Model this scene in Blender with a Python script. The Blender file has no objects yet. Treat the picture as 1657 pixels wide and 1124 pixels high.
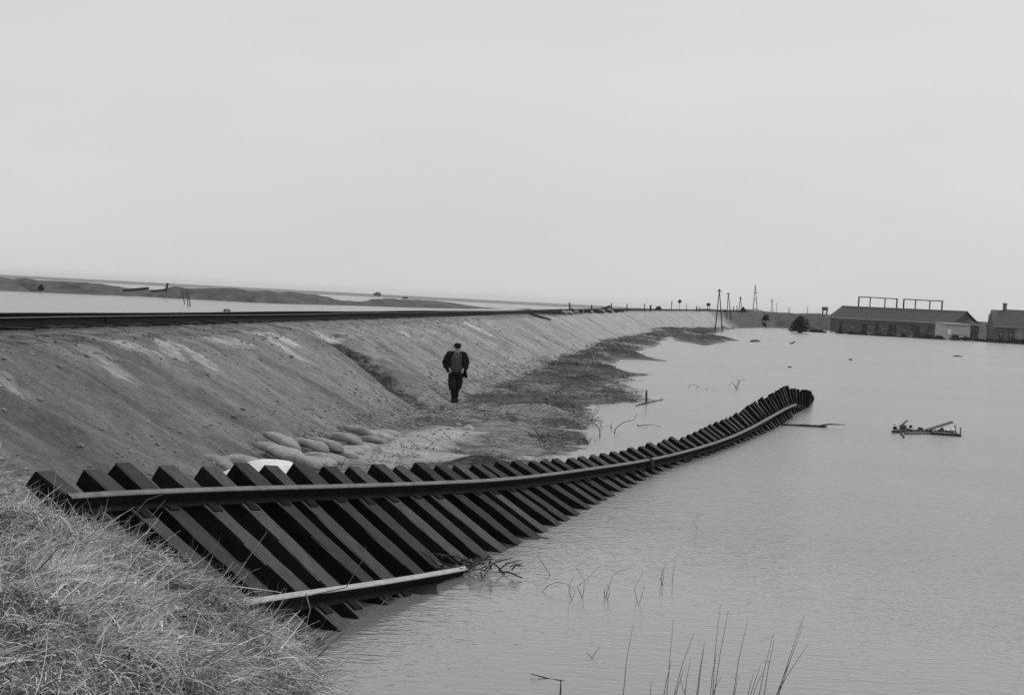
import bpy, bmesh, math, random
import numpy as np
from mathutils import Vector, Matrix
random.seed(7); RNG = np.random.default_rng(11)
R = math.radians
scene = bpy.context.scene
COL = scene.collection

# ------------------------------------------------------------------ camera
F, H, PW, PH = 2400.0, 3.075, 1657.0, 1124.0        # focal length in photo pixels, eye height above the flood
ROLL, PITCH = math.atan(0.052), math.atan(75.9 / 2400.0)
cam_d = bpy.data.cameras.new('camera'); cam = bpy.data.objects.new('camera', cam_d); COL.objects.link(cam)
cam_d.sensor_width = 36.0; cam_d.lens = 36.0 * F / PW; cam_d.clip_start = 0.1; cam_d.clip_end = 20000
fwd = Vector((0, math.cos(PITCH), -math.sin(PITCH))); upv = Vector((0, math.sin(PITCH), math.cos(PITCH))); rt = Vector((1, 0, 0))
cr, sr = math.cos(ROLL), math.sin(ROLL)
cx_ = rt * cr + upv * (-sr)      # image right axis (horizon falls to the right)
cy_ = upv * cr + rt * sr
cx_, cy_ = rt * cr + upv * sr, upv * cr - rt * sr
M = Matrix((cx_, cy_, -fwd)).transposed().to_4x4(); M.translation = (0, 0, H)
cam.matrix_world = M
scene.camera = cam

# ------------------------------------------------------------------ sky, sun, exposure
w = bpy.data.worlds.new('World'); scene.world = w; w.use_nodes = True
nt = w.node_tree; nt.nodes.clear()
SUN_EL, SUN_AZ = R(48), R(62)                      # azimuth measured from +Y (view) towards +X (right)
sky = nt.nodes.new('ShaderNodeTexSky'); sky.sky_type = 'NISHITA'; sky.sun_disc = False
sky.sun_elevation = SUN_EL; sky.sun_rotation = SUN_AZ; sky.dust_density = 6.0; sky.air_density = 1.0
bw = nt.nodes.new('ShaderNodeRGBToBW'); nt.links.new(sky.outputs[0], bw.inputs[0])
mixs = nt.nodes.new('ShaderNodeMix'); mixs.data_type = 'FLOAT'
mixs.inputs[0].default_value = 0.86                # overcast: the cloud sheet hides most of the clear-sky gradient
mixs.inputs[3].default_value = 6.7
nt.links.new(bw.outputs[0], mixs.inputs[2])
tcw = nt.nodes.new('ShaderNodeTexCoord'); mpw = nt.nodes.new('ShaderNodeMapping'); mpw.inputs['Scale'].default_value = (1.2, 1.2, 5.0); nt.links.new(tcw.outputs['Generated'], mpw.inputs[0])
cn = nt.nodes.new('ShaderNodeTexNoise'); cn.inputs['Scale'].default_value = 2.2; cn.inputs['Detail'].default_value = 5; nt.links.new(mpw.outputs[0], cn.inputs['Vector'])
cmr = nt.nodes.new('ShaderNodeMapRange'); cmr.inputs[1].default_value = 0.3; cmr.inputs[2].default_value = 0.7; cmr.inputs[3].default_value = 6.45; cmr.inputs[4].default_value = 6.95
nt.links.new(cn.outputs['Fac'], cmr.inputs[0]); nt.links.new(cmr.outputs[0], mixs.inputs[3])   # faint structure in the cloud sheet
bg = nt.nodes.new('ShaderNodeBackground'); bg.inputs[1].default_value = 0.10
nt.links.new(mixs.outputs[0], bg.inputs[0])
wo = nt.nodes.new('ShaderNodeOutputWorld'); nt.links.new(bg.outputs[0], wo.inputs[0])
sun_d = bpy.data.lights.new('sun', 'SUN'); sun_d.energy = 1.2; sun_d.angle = R(25); sun_d.color = (1, 1, 1)
sun = bpy.data.objects.new('sun', sun_d); COL.objects.link(sun)
sd = Vector((math.sin(SUN_AZ) * math.cos(SUN_EL), math.cos(SUN_AZ) * math.cos(SUN_EL), math.sin(SUN_EL)))
sun.rotation_euler = sd.to_track_quat('Z', 'Y').to_euler()
vs = scene.view_settings
vs.view_transform = 'Standard'; vs.look = 'None'; vs.exposure = 0.15; vs.gamma = 1.0; vs.use_curve_mapping = False

# ------------------------------------------------------------------ helpers
def ray(px, py):
    x, y = (px - PW / 2) / F, -(py - PH / 2) / F
    return fwd + cx_ * x + cy_ * y
def W(px, py, z=0.0):                              # point of the horizontal level z seen at a photo pixel
    d = ray(px, py); t = (z - H) / d.z
    return Vector((d.x * t, d.y * t, z))
def D(px, py, depth):                              # point at a given distance along the view
    d = ray(px, py); t = depth / d.y
    return Vector((d.x * t, depth, H + d.z * t))

def mesh(name, verts, faces, mat=None, parent=None, smooth=False, uv=None, attrs=None):
    me = bpy.data.meshes.new(name)
    if isinstance(verts, np.ndarray):
        v = np.ascontiguousarray(verts, dtype=np.float32); f = np.ascontiguousarray(faces, dtype=np.int32)
        k = f.shape[1]
        me.vertices.add(len(v)); me.vertices.foreach_set('co', v.ravel())
        me.loops.add(f.size); me.loops.foreach_set('vertex_index', f.ravel())
        me.polygons.add(len(f)); me.polygons.foreach_set('loop_start', np.arange(0, f.size, k, dtype=np.int32))
        me.update(calc_edges=True)
    else:
        me.from_pydata([tuple(p) for p in verts], [], faces); me.update()
    if attrs:
        for an, arr in attrs.items():
            a = me.attributes.new(an, 'FLOAT', 'POINT'); a.data.foreach_set('value', np.ascontiguousarray(arr, dtype=np.float32))
    if uv is not None:
        a = me.attributes.new('sl', 'FLOAT_VECTOR', 'POINT')
        a.data.foreach_set('vector', np.ascontiguousarray(uv, dtype=np.float32).ravel())
    if smooth: me.polygons.foreach_set('use_smooth', [True] * len(me.polygons))
    if mat: me.materials.append(mat)
    return link(name, me, parent)
def link(name, me, parent=None):
    o = bpy.data.objects.new(name, me); COL.objects.link(o)
    if parent: o.parent = parent
    return o
def tag(o, label=None, cat=None, group=None, kind=None):
    if label: o['label'] = label
    if cat: o['category'] = cat
    if group: o['group'] = group
    if kind: o['kind'] = kind
    return o
def empty(name, loc=(0, 0, 0), rz=0.0):
    o = bpy.data.objects.new(name, None); COL.objects.link(o); o.location = loc; o.rotation_euler = (0, 0, rz)
    o.empty_display_size = 0.1
    return o

class MB:                                          # collects boxes and tubes into one mesh
    def __init__(s): s.v, s.f = [], []
    def add(s, v, f):
        b = len(s.v); s.v += [Vector(p) for p in v]; s.f += [[i + b for i in q] for q in f]
    def box(s, c, size, rot=None, bev=0.0):
        hx, hy, hz = size[0] / 2, size[1] / 2, size[2] / 2
        if bev <= 0:
            v = [Vector((x, y, z)) for x in (-hx, hx) for y in (-hy, hy) for z in (-hz, hz)]
            f = [[0, 1, 3, 2], [4, 6, 7, 5], [0, 4, 5, 1], [2, 3, 7, 6], [0, 2, 6, 4], [1, 5, 7, 3]]
        else:
            bm = bmesh.new(); bmesh.ops.create_cube(bm, size=1.0)
            for p in bm.verts: p.co = Vector((p.co.x * size[0], p.co.y * size[1], p.co.z * size[2]))
            bmesh.ops.bevel(bm, geom=bm.edges[:], offset=bev, segments=1, affect='EDGES')
            bm.verts.ensure_lookup_table(); bm.verts.index_update()
            v = [p.co.copy() for p in bm.verts]; f = [[q.index for q in g.verts] for g in bm.faces]; bm.free()
        m = rot if rot is not None else Matrix.Identity(3)
        s.add([m @ p + Vector(c) for p in v], f)
    def bar(s, a, b, w1, h1=None, side=None):      # straight bar between two points
        a, b = Vector(a), Vector(b); h1 = h1 or w1
        d = (b - a).normalized(); up = Vector(side) if side else (Vector((0, 0, 1)) if abs(d.z) < 0.95 else Vector((1, 0, 0)))
        x = d.cross(up).normalized(); z = x.cross(d)
        rot = Matrix((x, d, z)).transposed()
        s.box((a + b) / 2, (w1, (b - a).length, h1), rot)
    def tube(s, pts, rad, n=6, cap=True):
        pts = [Vector(p) for p in pts]; r = rad if isinstance(rad, (list, tuple)) else [rad] * len(pts)
        ring = []; b = len(s.v); ref = Vector((0.31, 0.17, 0.93))
        for i, p in enumerate(pts):
            d = (pts[min(i + 1, len(pts) - 1)] - pts[max(i - 1, 0)]).normalized()
            x = d.cross(ref)
            if x.length < 0.05: x = d.cross(Vector((1, 0, 0)))
            x.normalize(); y = d.cross(x)
            for k in range(n):
                a = 2 * math.pi * k / n; s.v.append(p + (x * math.cos(a) + y * math.sin(a)) * r[i])
        for i in range(len(pts) - 1):
            for k in range(n):
                s.f.append([b + i * n + k, b + i * n + (k + 1) % n, b + (i + 1) * n + (k + 1) % n, b + (i + 1) * n + k])
        if cap:
            s.f.append([b + k for k in range(n)][::-1]); s.f.append([b + (len(pts) - 1) * n + k for k in range(n)])
    def loft(s, rings, closed=True):               # rings: lists of points of equal length
        b = len(s.v); n = len(rings[0])
        for r_ in rings: s.v += [Vector(p) for p in r_]
        for i in range(len(rings) - 1):
            for k in range(n if closed else n - 1):
                s.f.append([b + i * n + k, b + i * n + (k + 1) % n, b + (i + 1) * n + (k + 1) % n, b + (i + 1) * n + k])
        if closed:
            s.f.append([b + k for k in range(n)][::-1]); s.f.append([b + (len(rings) - 1) * n + k for k in range(n)])
    def build(s, name, mat, parent=None, smooth=False, origin=None):
        o0 = Vector(origin) if origin is not None else Vector((0, 0, 0))
        o = mesh(name, [p - o0 for p in s.v], s.f, mat, parent, smooth)
        if origin is not None: o.location = o0
        return o

def h2(ix, iy, seed):
    n = np.sin(ix * 127.1 + iy * 311.7 + seed * 74.7) * 43758.5453
    return n - np.floor(n)
def vn(x, y, seed=0):
    ix, iy = np.floor(x), np.floor(y); fx, fy = x - ix, y - iy
    fx = fx * fx * (3 - 2 * fx); fy = fy * fy * (3 - 2 * fy)
    a, b = h2(ix, iy, seed), h2(ix + 1, iy, seed); c, d = h2(ix, iy + 1, seed), h2(ix + 1, iy + 1, seed)
    return (a + (b - a) * fx) * (1 - fy) + (c + (d - c) * fx) * fy
def fbm(x, y, seed=0, octv=4):
    s, a, t = 0.0, 0.5, 0.0
    for k in range(octv):
        s = s + a * vn(x * 2 ** k, y * 2 ** k, seed + k * 3); t += a; a *= 0.5
    return s / t - 0.5
def sstep(a, b, x):
    t = np.clip((x - a) / (b - a), 0, 1); return t * t * (3 - 2 * t)

# ------------------------------------------------------------------ materials (a black-and-white photograph: all greys)
def newmat(name):
    m = bpy.data.materials.new(name); m.use_nodes = True
    n = m.node_tree; p = n.nodes['Principled BSDF']
    return m, n, p
def nod(n, t, **kw):
    x = n.nodes.new(t)
    for k, v in kw.items(): setattr(x, k, v)
    return x
def grey(n, v):
    return (v, v, v, 1)
def noise(n, vec, scale, detail=4, rough=0.6):
    t = nod(n, 'ShaderNodeTexNoise'); t.inputs['Scale'].default_value = scale; t.inputs['Detail'].default_value = detail; t.inputs['Roughness'].default_value = rough
    if vec is not None: n.links.new(vec, t.inputs['Vector'])
    return t.outputs['Fac']
def ramp(n, fac, stops):
    r_ = nod(n, 'ShaderNodeValToRGB'); e = r_.color_ramp.elements
    while len(e) > 1: e.remove(e[-1])
    e[0].position = stops[0][0]; e[0].color = grey(n, stops[0][1])
    for p_, v in stops[1:]:
        q = e.new(p_); q.color = grey(n, v)
    n.links.new(fac, r_.inputs[0]); return r_.outputs[0]
def mixc(n, fac, a, b, mode='MIX'):
    x = nod(n, 'ShaderNodeMix', data_type='RGBA', blend_type=mode)
    for s_, v in ((0, fac), (6, a), (7, b)):
        if isinstance(v, (int, float)): x.inputs[s_].default_value = v if s_ == 0 else grey(n, v)
        else: n.links.new(v, x.inputs[s_])
    return x.outputs[2]
def math_(n, op, a, b=None):
    x = nod(n, 'ShaderNodeMath', operation=op)
    for i, v in enumerate((a, b)):
        if v is None: continue
        if isinstance(v, (int, float)): x.inputs[i].default_value = v
        else: n.links.new(v, x.inputs[i])
    return x.outputs[0]
def mapping(n, vec, scale, rot=(0, 0, 0)):
    m = nod(n, 'ShaderNodeMapping'); m.inputs['Scale'].default_value = scale; m.inputs['Rotation'].default_value = rot
    n.links.new(vec, m.inputs['Vector']); return m.outputs[0]
def bump(n, p, hgt, strength=0.5, dist=0.05, prev=None):
    b = nod(n, 'ShaderNodeBump'); b.inputs['Strength'].default_value = strength; b.inputs['Distance'].default_value = dist
    n.links.new(hgt, b.inputs['Height'])
    if prev is not None: n.links.new(prev, b.inputs['Normal'])
    n.links.new(b.outputs[0], p.inputs['Normal']); return b.outputs[0]
def simple(name, lo, hi, scale=6, rough=0.85, stretch=(1, 1, 1), bs=0.4, bd=0.01, spec=0.3, rand=0.0, metal=0.0):
    m, n, p = newmat(name)
    tc = nod(n, 'ShaderNodeTexCoord').outputs['Object']
    v = mapping(n, tc, stretch)
    oi = nod(n, 'ShaderNodeObjectInfo').outputs['Random']
    add = nod(n, 'ShaderNodeVectorMath', operation='ADD'); n.links.new(v, add.inputs[0])
    cmb = nod(n, 'ShaderNodeCombineXYZ')
    sc = math_(n, 'MULTIPLY', oi, 37.0); n.links.new(sc, cmb.inputs[0]); n.links.new(sc, cmb.inputs[1]); n.links.new(cmb.outputs[0], add.inputs[1])
    f = noise(n, add.outputs[0], scale, 5, 0.65)
    c = ramp(n, f, [(0.3, lo), (0.7, hi)])
    if rand > 0:
        k = math_(n, 'ADD', math_(n, 'MULTIPLY', oi, 2 * rand), 1 - rand)
        cc = nod(n, 'ShaderNodeCombineXYZ')
        for i in range(3): n.links.new(k, cc.inputs[i])
        c = mixc(n, 1.0, c, cc.outputs[0], 'MULTIPLY')
    n.links.new(c, p.inputs['Base Color'])
    p.inputs['Roughness'].default_value = rough; p.inputs['Specular IOR Level'].default_value = spec; p.inputs['Metallic'].default_value = metal
    if bs: bump(n, p, f, bs, bd)
    return m

MT = {}
MT['sleeper'] = simple('tarred_timber', 0.006, 0.016, 9, 0.95, (6, 0.5, 6), 0.6, 0.006, 0.06, rand=0.35)
MT['sleepertop'] = simple('weathered_lit_sleeper_top', 0.022, 0.095, 9, 0.95, (7, 0.6, 6), 0.9, 0.006, 0.08, rand=0.35)  # weathered tops; the light falling on them is also put into the colour
MT['steel'] = simple('rusty_rail', 0.008, 0.022, 14, 0.9, (1, 1, 1), 0.3, 0.003, 0.08)
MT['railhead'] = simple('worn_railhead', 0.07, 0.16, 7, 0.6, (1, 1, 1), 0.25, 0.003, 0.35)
MT['palerail'] = simple('pale_worn_railhead', 0.26, 0.40, 7, 0.5, (1, 1, 1), 0.2, 0.003, 0.4)  # running surface of the lower rail, paler than the upper one
MT['darkwood'] = simple('wet_dark_wood', 0.02, 0.06, 8, 0.8, (4, 4, 0.6), 0.5, 0.01)
MT['greywood'] = simple('weathered_wood', 0.10, 0.22, 8, 0.85, (5, 5, 0.6), 0.4, 0.01)
MT['sack'] = simple('jute_sacking', 0.19, 0.34, 9, 0.95, (1, 1, 1), 0.5, 0.006, 0.1, rand=0.15)
MT['white'] = simple('white_canvas', 0.62, 0.8, 5, 0.9, (1, 1, 1), 0.5, 0.03, 0.15)
MT['whitepaint'] = simple('white_enamel', 0.7, 0.8, 9, 0.4, (1, 1, 1), 0.1, 0.003, 0.5)
MT['brick'] = simple('dark_brick', 0.07, 0.14, 0.9, 0.9, (1, 1, 1), 0.2, 0.02)
MT['tile'] = simple('roof_tile', 0.045, 0.095, 1.2, 0.8, (1, 1, 6), 0.3, 0.03)
MT['ridge'] = simple('ridge_tile', 0.16, 0.24, 1.5, 0.8)
MT['lightwall'] = simple('pale_boards', 0.36, 0.5, 1.5, 0.85, (3, 3, 0.5))
MT['midwall'] = simple('grey_boards', 0.15, 0.24, 1.5, 0.85, (3, 3, 0.5))
MT['opening'] = simple('dark_opening', 0.015, 0.03, 2, 0.5)
MT['pane'] = simple('old_window_glass', 0.05, 0.09, 2, 0.08, (1, 1, 1), 0, 0, 0.6)
MT['trim'] = simple('painted_trim', 0.3, 0.42, 2, 0.7)
MT['concrete'] = simple('concrete', 0.25, 0.36, 6, 0.9)
MT['clod'] = simple('clay_clod', 0.15, 0.36, 9, 0.95, rand=0.4)
MT['bush'] = simple('bare_bush', 0.015, 0.045, 4, 0.95)

def strands(name, lo, hi, rough=0.8):
    m, n, p = newmat(name)
    a = nod(n, 'ShaderNodeAttribute', attribute_name='tone').outputs['Fac']
    n.links.new(ramp(n, a, [(0.0, lo), (0.6, (lo + hi) * 0.5), (1.0, hi)]), p.inputs['Base Color'])
    p.inputs['Roughness'].default_value = rough; p.inputs['Specular IOR Level'].default_value = 0.2
    return m
MT['straw'] = strands('dry_grass', 0.10, 0.80)
MT['weed'] = strands('flattened_weed', 0.015, 0.16)
MT['reed'] = simple('dead_reed', 0.05, 0.12, 8, 0.8)
MT['twig'] = simple('wet_twig', 0.02, 0.05, 8, 0.8)

def ground_mat():
    m, n, p = newmat('clay_and_sand')
    sl = nod(n, 'ShaderNodeAttribute', attribute_name='sl').outputs['Vector']
    A = lambda k: nod(n, 'ShaderNodeAttribute', attribute_name=k).outputs['Fac']
    pos = nod(n, 'ShaderNodeNewGeometry').outputs['Position']
    streak = noise(n, mapping(n, sl, (2.6, 0.55, 1)), 1.0, 8, 0.74)
    fine = noise(n, mapping(n, sl, (13, 7, 1)), 1.0, 6, 0.78)
    grain = noise(n, pos, 17, 6, 0.8)
    blot = noise(n, mapping(n, sl, (0.55, 0.5, 1)), 1.0, 4, 0.6)
    f = math_(n, 'ADD', math_(n, 'MULTIPLY', streak, 0.34), math_(n, 'ADD', math_(n, 'MULTIPLY', fine, 0.26), math_(n, 'ADD', math_(n, 'MULTIPLY', grain, 0.24), math_(n, 'MULTIPLY', blot, 0.16))))
    clay = ramp(n, f, [(0.37, 0.10), (0.45, 0.29), (0.52, 0.41), (0.57, 0.50), (0.66, 0.68)])
    sandc = ramp(n, math_(n, 'ADD', math_(n, 'MULTIPLY', streak, 0.5), math_(n, 'MULTIPLY', fine, 0.5)), [(0.3, 0.58), (0.7, 0.85)])
    # sand shows where the attribute and the streaks agree
    sf = math_(n, 'ADD', A('sand'), math_(n, 'MULTIPLY', math_(n, 'SUBTRACT', math_(n, 'ADD', math_(n, 'MULTIPLY', streak, .6), math_(n, 'MULTIPLY', fine, .4)), 0.5), 2.6))
    sf = nod(n, 'ShaderNodeMapRange'); 
    s_in = math_(n, 'ADD', A('sand'), math_(n, 'MULTIPLY', math_(n, 'SUBTRACT', math_(n, 'ADD', math_(n, 'MULTIPLY', noise(n, mapping(n, sl, (5.5, 1.1, 1)), 1.0, 6, 0.7), .65), math_(n, 'MULTIPLY', fine, .35)), 0.5), 4.2))
    n.links.new(s_in, sf.inputs[0]); sf.inputs[1].default_value = 0.45; sf.inputs[2].default_value = 0.80
    sfac = math_(n, 'MULTIPLY', sf.outputs[0], math_(n, 'MINIMUM', math_(n, 'MULTIPLY', A('sand'), 3.0), 1.0))
    c = mixc(n, sfac, clay, sandc)
    # damp dark clay and weed mats plus shade painted under track and in gully
    veg_shade_n = noise(n, pos, 2.6, 6, 0.7)
    v_in = math_(n, 'ADD', A('veg'), math_(n, 'MULTIPLY', math_(n, 'SUBTRACT', veg_shade_n, 0.5), 1.8))
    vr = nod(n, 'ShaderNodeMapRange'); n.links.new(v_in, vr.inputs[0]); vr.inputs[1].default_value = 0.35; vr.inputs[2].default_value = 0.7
    veg_shade_c = ramp(n, noise(n, mapping(n, pos, (4, 9, 4)), 1.0, 6, 0.75), [(0.3, 0.022), (0.55, 0.07), (0.75, 0.17)])
    c = mixc(n, vr.outputs[0], c, veg_shade_c)
    lump = ramp(n, noise(n, pos, 2.4, 9, 0.78), [(0.34, 0.66), (0.46, 0.93), (0.56, 1.03), (0.68, 1.22)])  # tone mottling put into the colour in place of shading on lumps
    c = mixc(n, 1.0, c, lump, 'MULTIPLY')
    band = ramp(n, noise(n, mapping(n, sl, (0.85, 0.16, 1)), 1.0, 5, 0.65), [(0.38, 0.74), (0.5, 1.0), (0.62, 1.1)])
    c = mixc(n, 1.0, c, band, 'MULTIPLY')
    bal = ramp(n, noise(n, pos, 22, 3, 0.6), [(0.35, 0.03), (0.6, 0.12), (0.75, 0.22)])
    c = mixc(n, A('ballast'), c, bal)
    n.links.new(c, p.inputs['Base Color'])
    wet = math_(n, 'SUBTRACT', 0.95, math_(n, 'MULTIPLY', A('wet'), 0.55)); n.links.new(wet, p.inputs['Roughness'])
    p.inputs['Specular IOR Level'].default_value = 0.25
    b1 = bump(n, p, f, 1.0, 0.16)
    bump(n, p, grain, 0.8, 0.04, b1)
    return m
MT['ground'] = ground_mat()

def land_mat(name, lo, hi, sc):
    m, n, p = newmat(name); pos = nod(n, 'ShaderNodeNewGeometry').outputs['Position']
    f = noise(n, mapping(n, pos, (1, 0.5, 1)), sc, 6, 0.7)
    n.links.new(ramp(n, f, [(0.32, lo), (0.68, hi)]), p.inputs['Base Color'])
    p.inputs['Roughness'].default_value = 1.0; p.inputs['Specular IOR Level'].default_value = 0.1
    bump(n, p, f, 0.7, 0.4); return m
MT['dike'] = land_mat('grassy_dike', 0.05, 0.13, 0.35)
MT['far'] = land_mat('far_fields', 0.15, 0.24, 0.01)
MT['soil'] = land_mat('dark_root_mat', 0.03, 0.10, 6.0)

def water_mat():
    m, n, p = newmat('flood_water'); pos = nod(n, 'ShaderNodeNewGeometry').outputs['Position']
    p.inputs['Base Color'].default_value = grey(n, 0.185); p.inputs['Roughness'].default_value = 0.05; p.inputs['IOR'].default_value = 1.75
    p.inputs['Specular IOR Level'].default_value = 0.5
    big = noise(n, mapping(n, pos, (0.10, 0.14, 1)), 1.0, 3, 0.5)
    amp = nod(n, 'ShaderNodeMapRange'); n.links.new(big, amp.inputs[0]); amp.inputs[1].default_value = 0.38; amp.inputs[2].default_value = 0.62; amp.inputs[3].default_value = 0.6; amp.inputs[4].default_value = 1.0
    r1 = noise(n, mapping(n, pos, (1.3, 4.6, 1), (0, 0, R(-10))), 1.0, 4, 0.6)
    r2 = noise(n, mapping(n, pos, (7.0, 12.0, 1), (0, 0, R(-20))), 1.0, 2, 0.5)
    sx = nod(n, 'ShaderNodeSeparateXYZ'); n.links.new(pos, sx.inputs[0])
    # sheltered and glassy close to the bank, ruffled by the wind farther out
    wind = nod(n, 'ShaderNodeMapRange'); wind.interpolation_type = 'SMOOTHSTEP'
    n.links.new(math_(n, 'ADD', sx.outputs[1], math_(n, 'MULTIPLY', sx.outputs[0], 1.6)), wind.inputs[0]); wind.inputs[1].default_value = 12.0; wind.inputs[2].default_value = 36.0; wind.inputs[3].default_value = 0.20; wind.inputs[4].default_value = 1.0
    rg_ = math_(n, 'ADD', 0.03, math_(n, 'MULTIPLY', wind.outputs[0], 0.19)); n.links.new(rg_, p.inputs['Roughness'])
    hgt = math_(n, 'MULTIPLY', math_(n, 'MULTIPLY', math_(n, 'ADD', r1, math_(n, 'MULTIPLY', r2, 0.8)), amp.outputs[0]), wind.outputs[0])
    bump(n, p, hgt, 1.0, 0.042)
    return m
MT['water'] = water_mat()

# ================================================================== SETTING
# floodwater to the horizon
gx = np.concatenate([-np.geomspace(6000, 60, 14), np.linspace(-50, 50, 11), np.geomspace(60, 6000, 14)])
gy = np.concatenate([[-300, -100, -30], np.linspace(-10, 90, 21), np.geomspace(100, 6000, 16)])
X, Y = np.meshgrid(gx, gy); nx, ny = len(gx), len(gy)
idx = lambda a, b, n_: np.stack([a[:-1, :-1].ravel(), a[:-1, 1:].ravel(), a[1:, 1:].ravel(), a[1:, :-1].ravel()], 1)
def gridfaces(r_, c_):
    a = np.arange(r_ * c_).reshape(r_, c_); return idx(a, None, 0)
o = mesh('floodwater', np.stack([X.ravel(), Y.ravel(), 0 * X.ravel()], 1), gridfaces(ny, nx), MT['water']); tag(o, kind='structure')

# far fields along the horizon
X, Y = np.meshgrid(np.linspace(-4200, 4200, 90), np.concatenate([[1180, 1230], np.geomspace(1300, 5800, 12)]))
Z = 0.35 + 0.5 * fbm(X / 300, Y / 900, 5); Z[0] = -1
o = mesh('far_fields', np.stack([X.ravel(), Y.ravel(), Z.ravel()], 1), gridfaces(14, 90), MT['far'], smooth=True); tag(o, kind='structure')

# ---- railway embankment: straight, then a long right-hand curve.  s along, l to the left of the eye's own parallel line
AL = math.atan((1100 - PW / 2) / F); SA, CA = math.sin(AL), math.cos(AL)
S0, RC = 82.0, 1250.0
def sl2xy(s, l):
    s = np.asarray(s, float); l = np.asarray(l, float)
    e = np.clip(s - S0, 0, None); th = e / RC
    px = RC * (1 - np.cos(th)); ps = np.where(s > S0, S0 + RC * np.sin(th), s)       # offset to the right, distance
    rs, rl = ps + l * np.sin(th), -px + l * np.cos(th)
    return rs * SA - rl * CA, rs * CA + rl * SA
def xy2sl(x, y):
    s = x * SA + y * CA; l = y * SA - x * CA
    for _ in range(4):
        e = np.clip(s - S0, 0, None); th = e / RC
        bx, by = sl2xy(s, 0 * s)
        hx, hy = SA * np.cos(th) + CA * np.sin(th), CA * np.cos(th) - SA * np.sin(th)
        dx, dy = x - bx, y - by
        s = s + dx * hx + dy * hy; l = -dx * hy + dy * hx
    return s, l
def crest_z(s): return 2.05 + 0.0052 * (np.clip(s - 112, 0, 190))
K_SL = 1.93 / 3.9
def slope_hit(px, py):                            # (s, l) of the straight slope face seen at a photo pixel
    d = ray(px, py); lt = d.y * SA - d.x * CA; st = d.x * SA + d.y * CA
    t = (2.05 - 10.3 * K_SL - H) / (d.z - K_SL * lt)
    return st * t, lt * t
shore_px = [(870, 752), (906, 724), (944, 702), (950, 682), (934, 658), (975, 653), (1045, 646), (1012, 624), (1018, 609), (1052, 606), (986, 599), (980, 588), (1012, 580), (1070, 584), (1020, 571), (1058, 558), (1083, 544), (1098, 551), (1140, 559), (1194, 550), (1150, 541), (1178, 534), (1204, 529)]
poly = [tuple(W(a, b))[:2] for a, b in shore_px]
for s_ in (330, 250, 150, 80, 30, 8): 
    a, b = sl2xy(s_, 12.0); poly.append((float(a), float(b)))
poly += [tuple(W(a, b))[:2] for a, b in [(300, 985), (480, 985), (620, 935), (720, 885), (800, 835), (850, 800)]]
poly = np.array(poly)
def sdf(x, y):
    d = np.full(x.shape, 1e9); ins = np.zeros(x.shape, bool); n = len(poly)
    for i in range(n):
        ax, ay = poly[i]; bx, by = poly[(i + 1) % n]; ex, ey = bx - ax, by - ay
        t = np.clip(((x - ax) * ex + (y - ay) * ey) / (ex * ex + ey * ey), 0, 1)
        d = np.minimum(d, np.hypot(x - ax - ex * t, y - ay - ey * t))
        c = ((ay > y) != (by > y)) & (x < (bx - ax) * (y - ay) / (by - ay + 1e-12) + ax); ins ^= c
    return np.where(ins, d, -d)
def ell(s, l, c, ra, rb, ang=0.0):                # soft ellipse in (s, l)
    ds, dl = s - c[0], l - c[1]; ca, sa = math.cos(ang), math.sin(ang)
    u, v = (ds * ca + dl * sa) / ra, (-ds * sa + dl * ca) / rb
    return np.clip(1.35 - np.hypot(u, v), 0, 1)
gul = [slope_hit(520, 535), slope_hit(600, 590), slope_hit(690, 655)]
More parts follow.
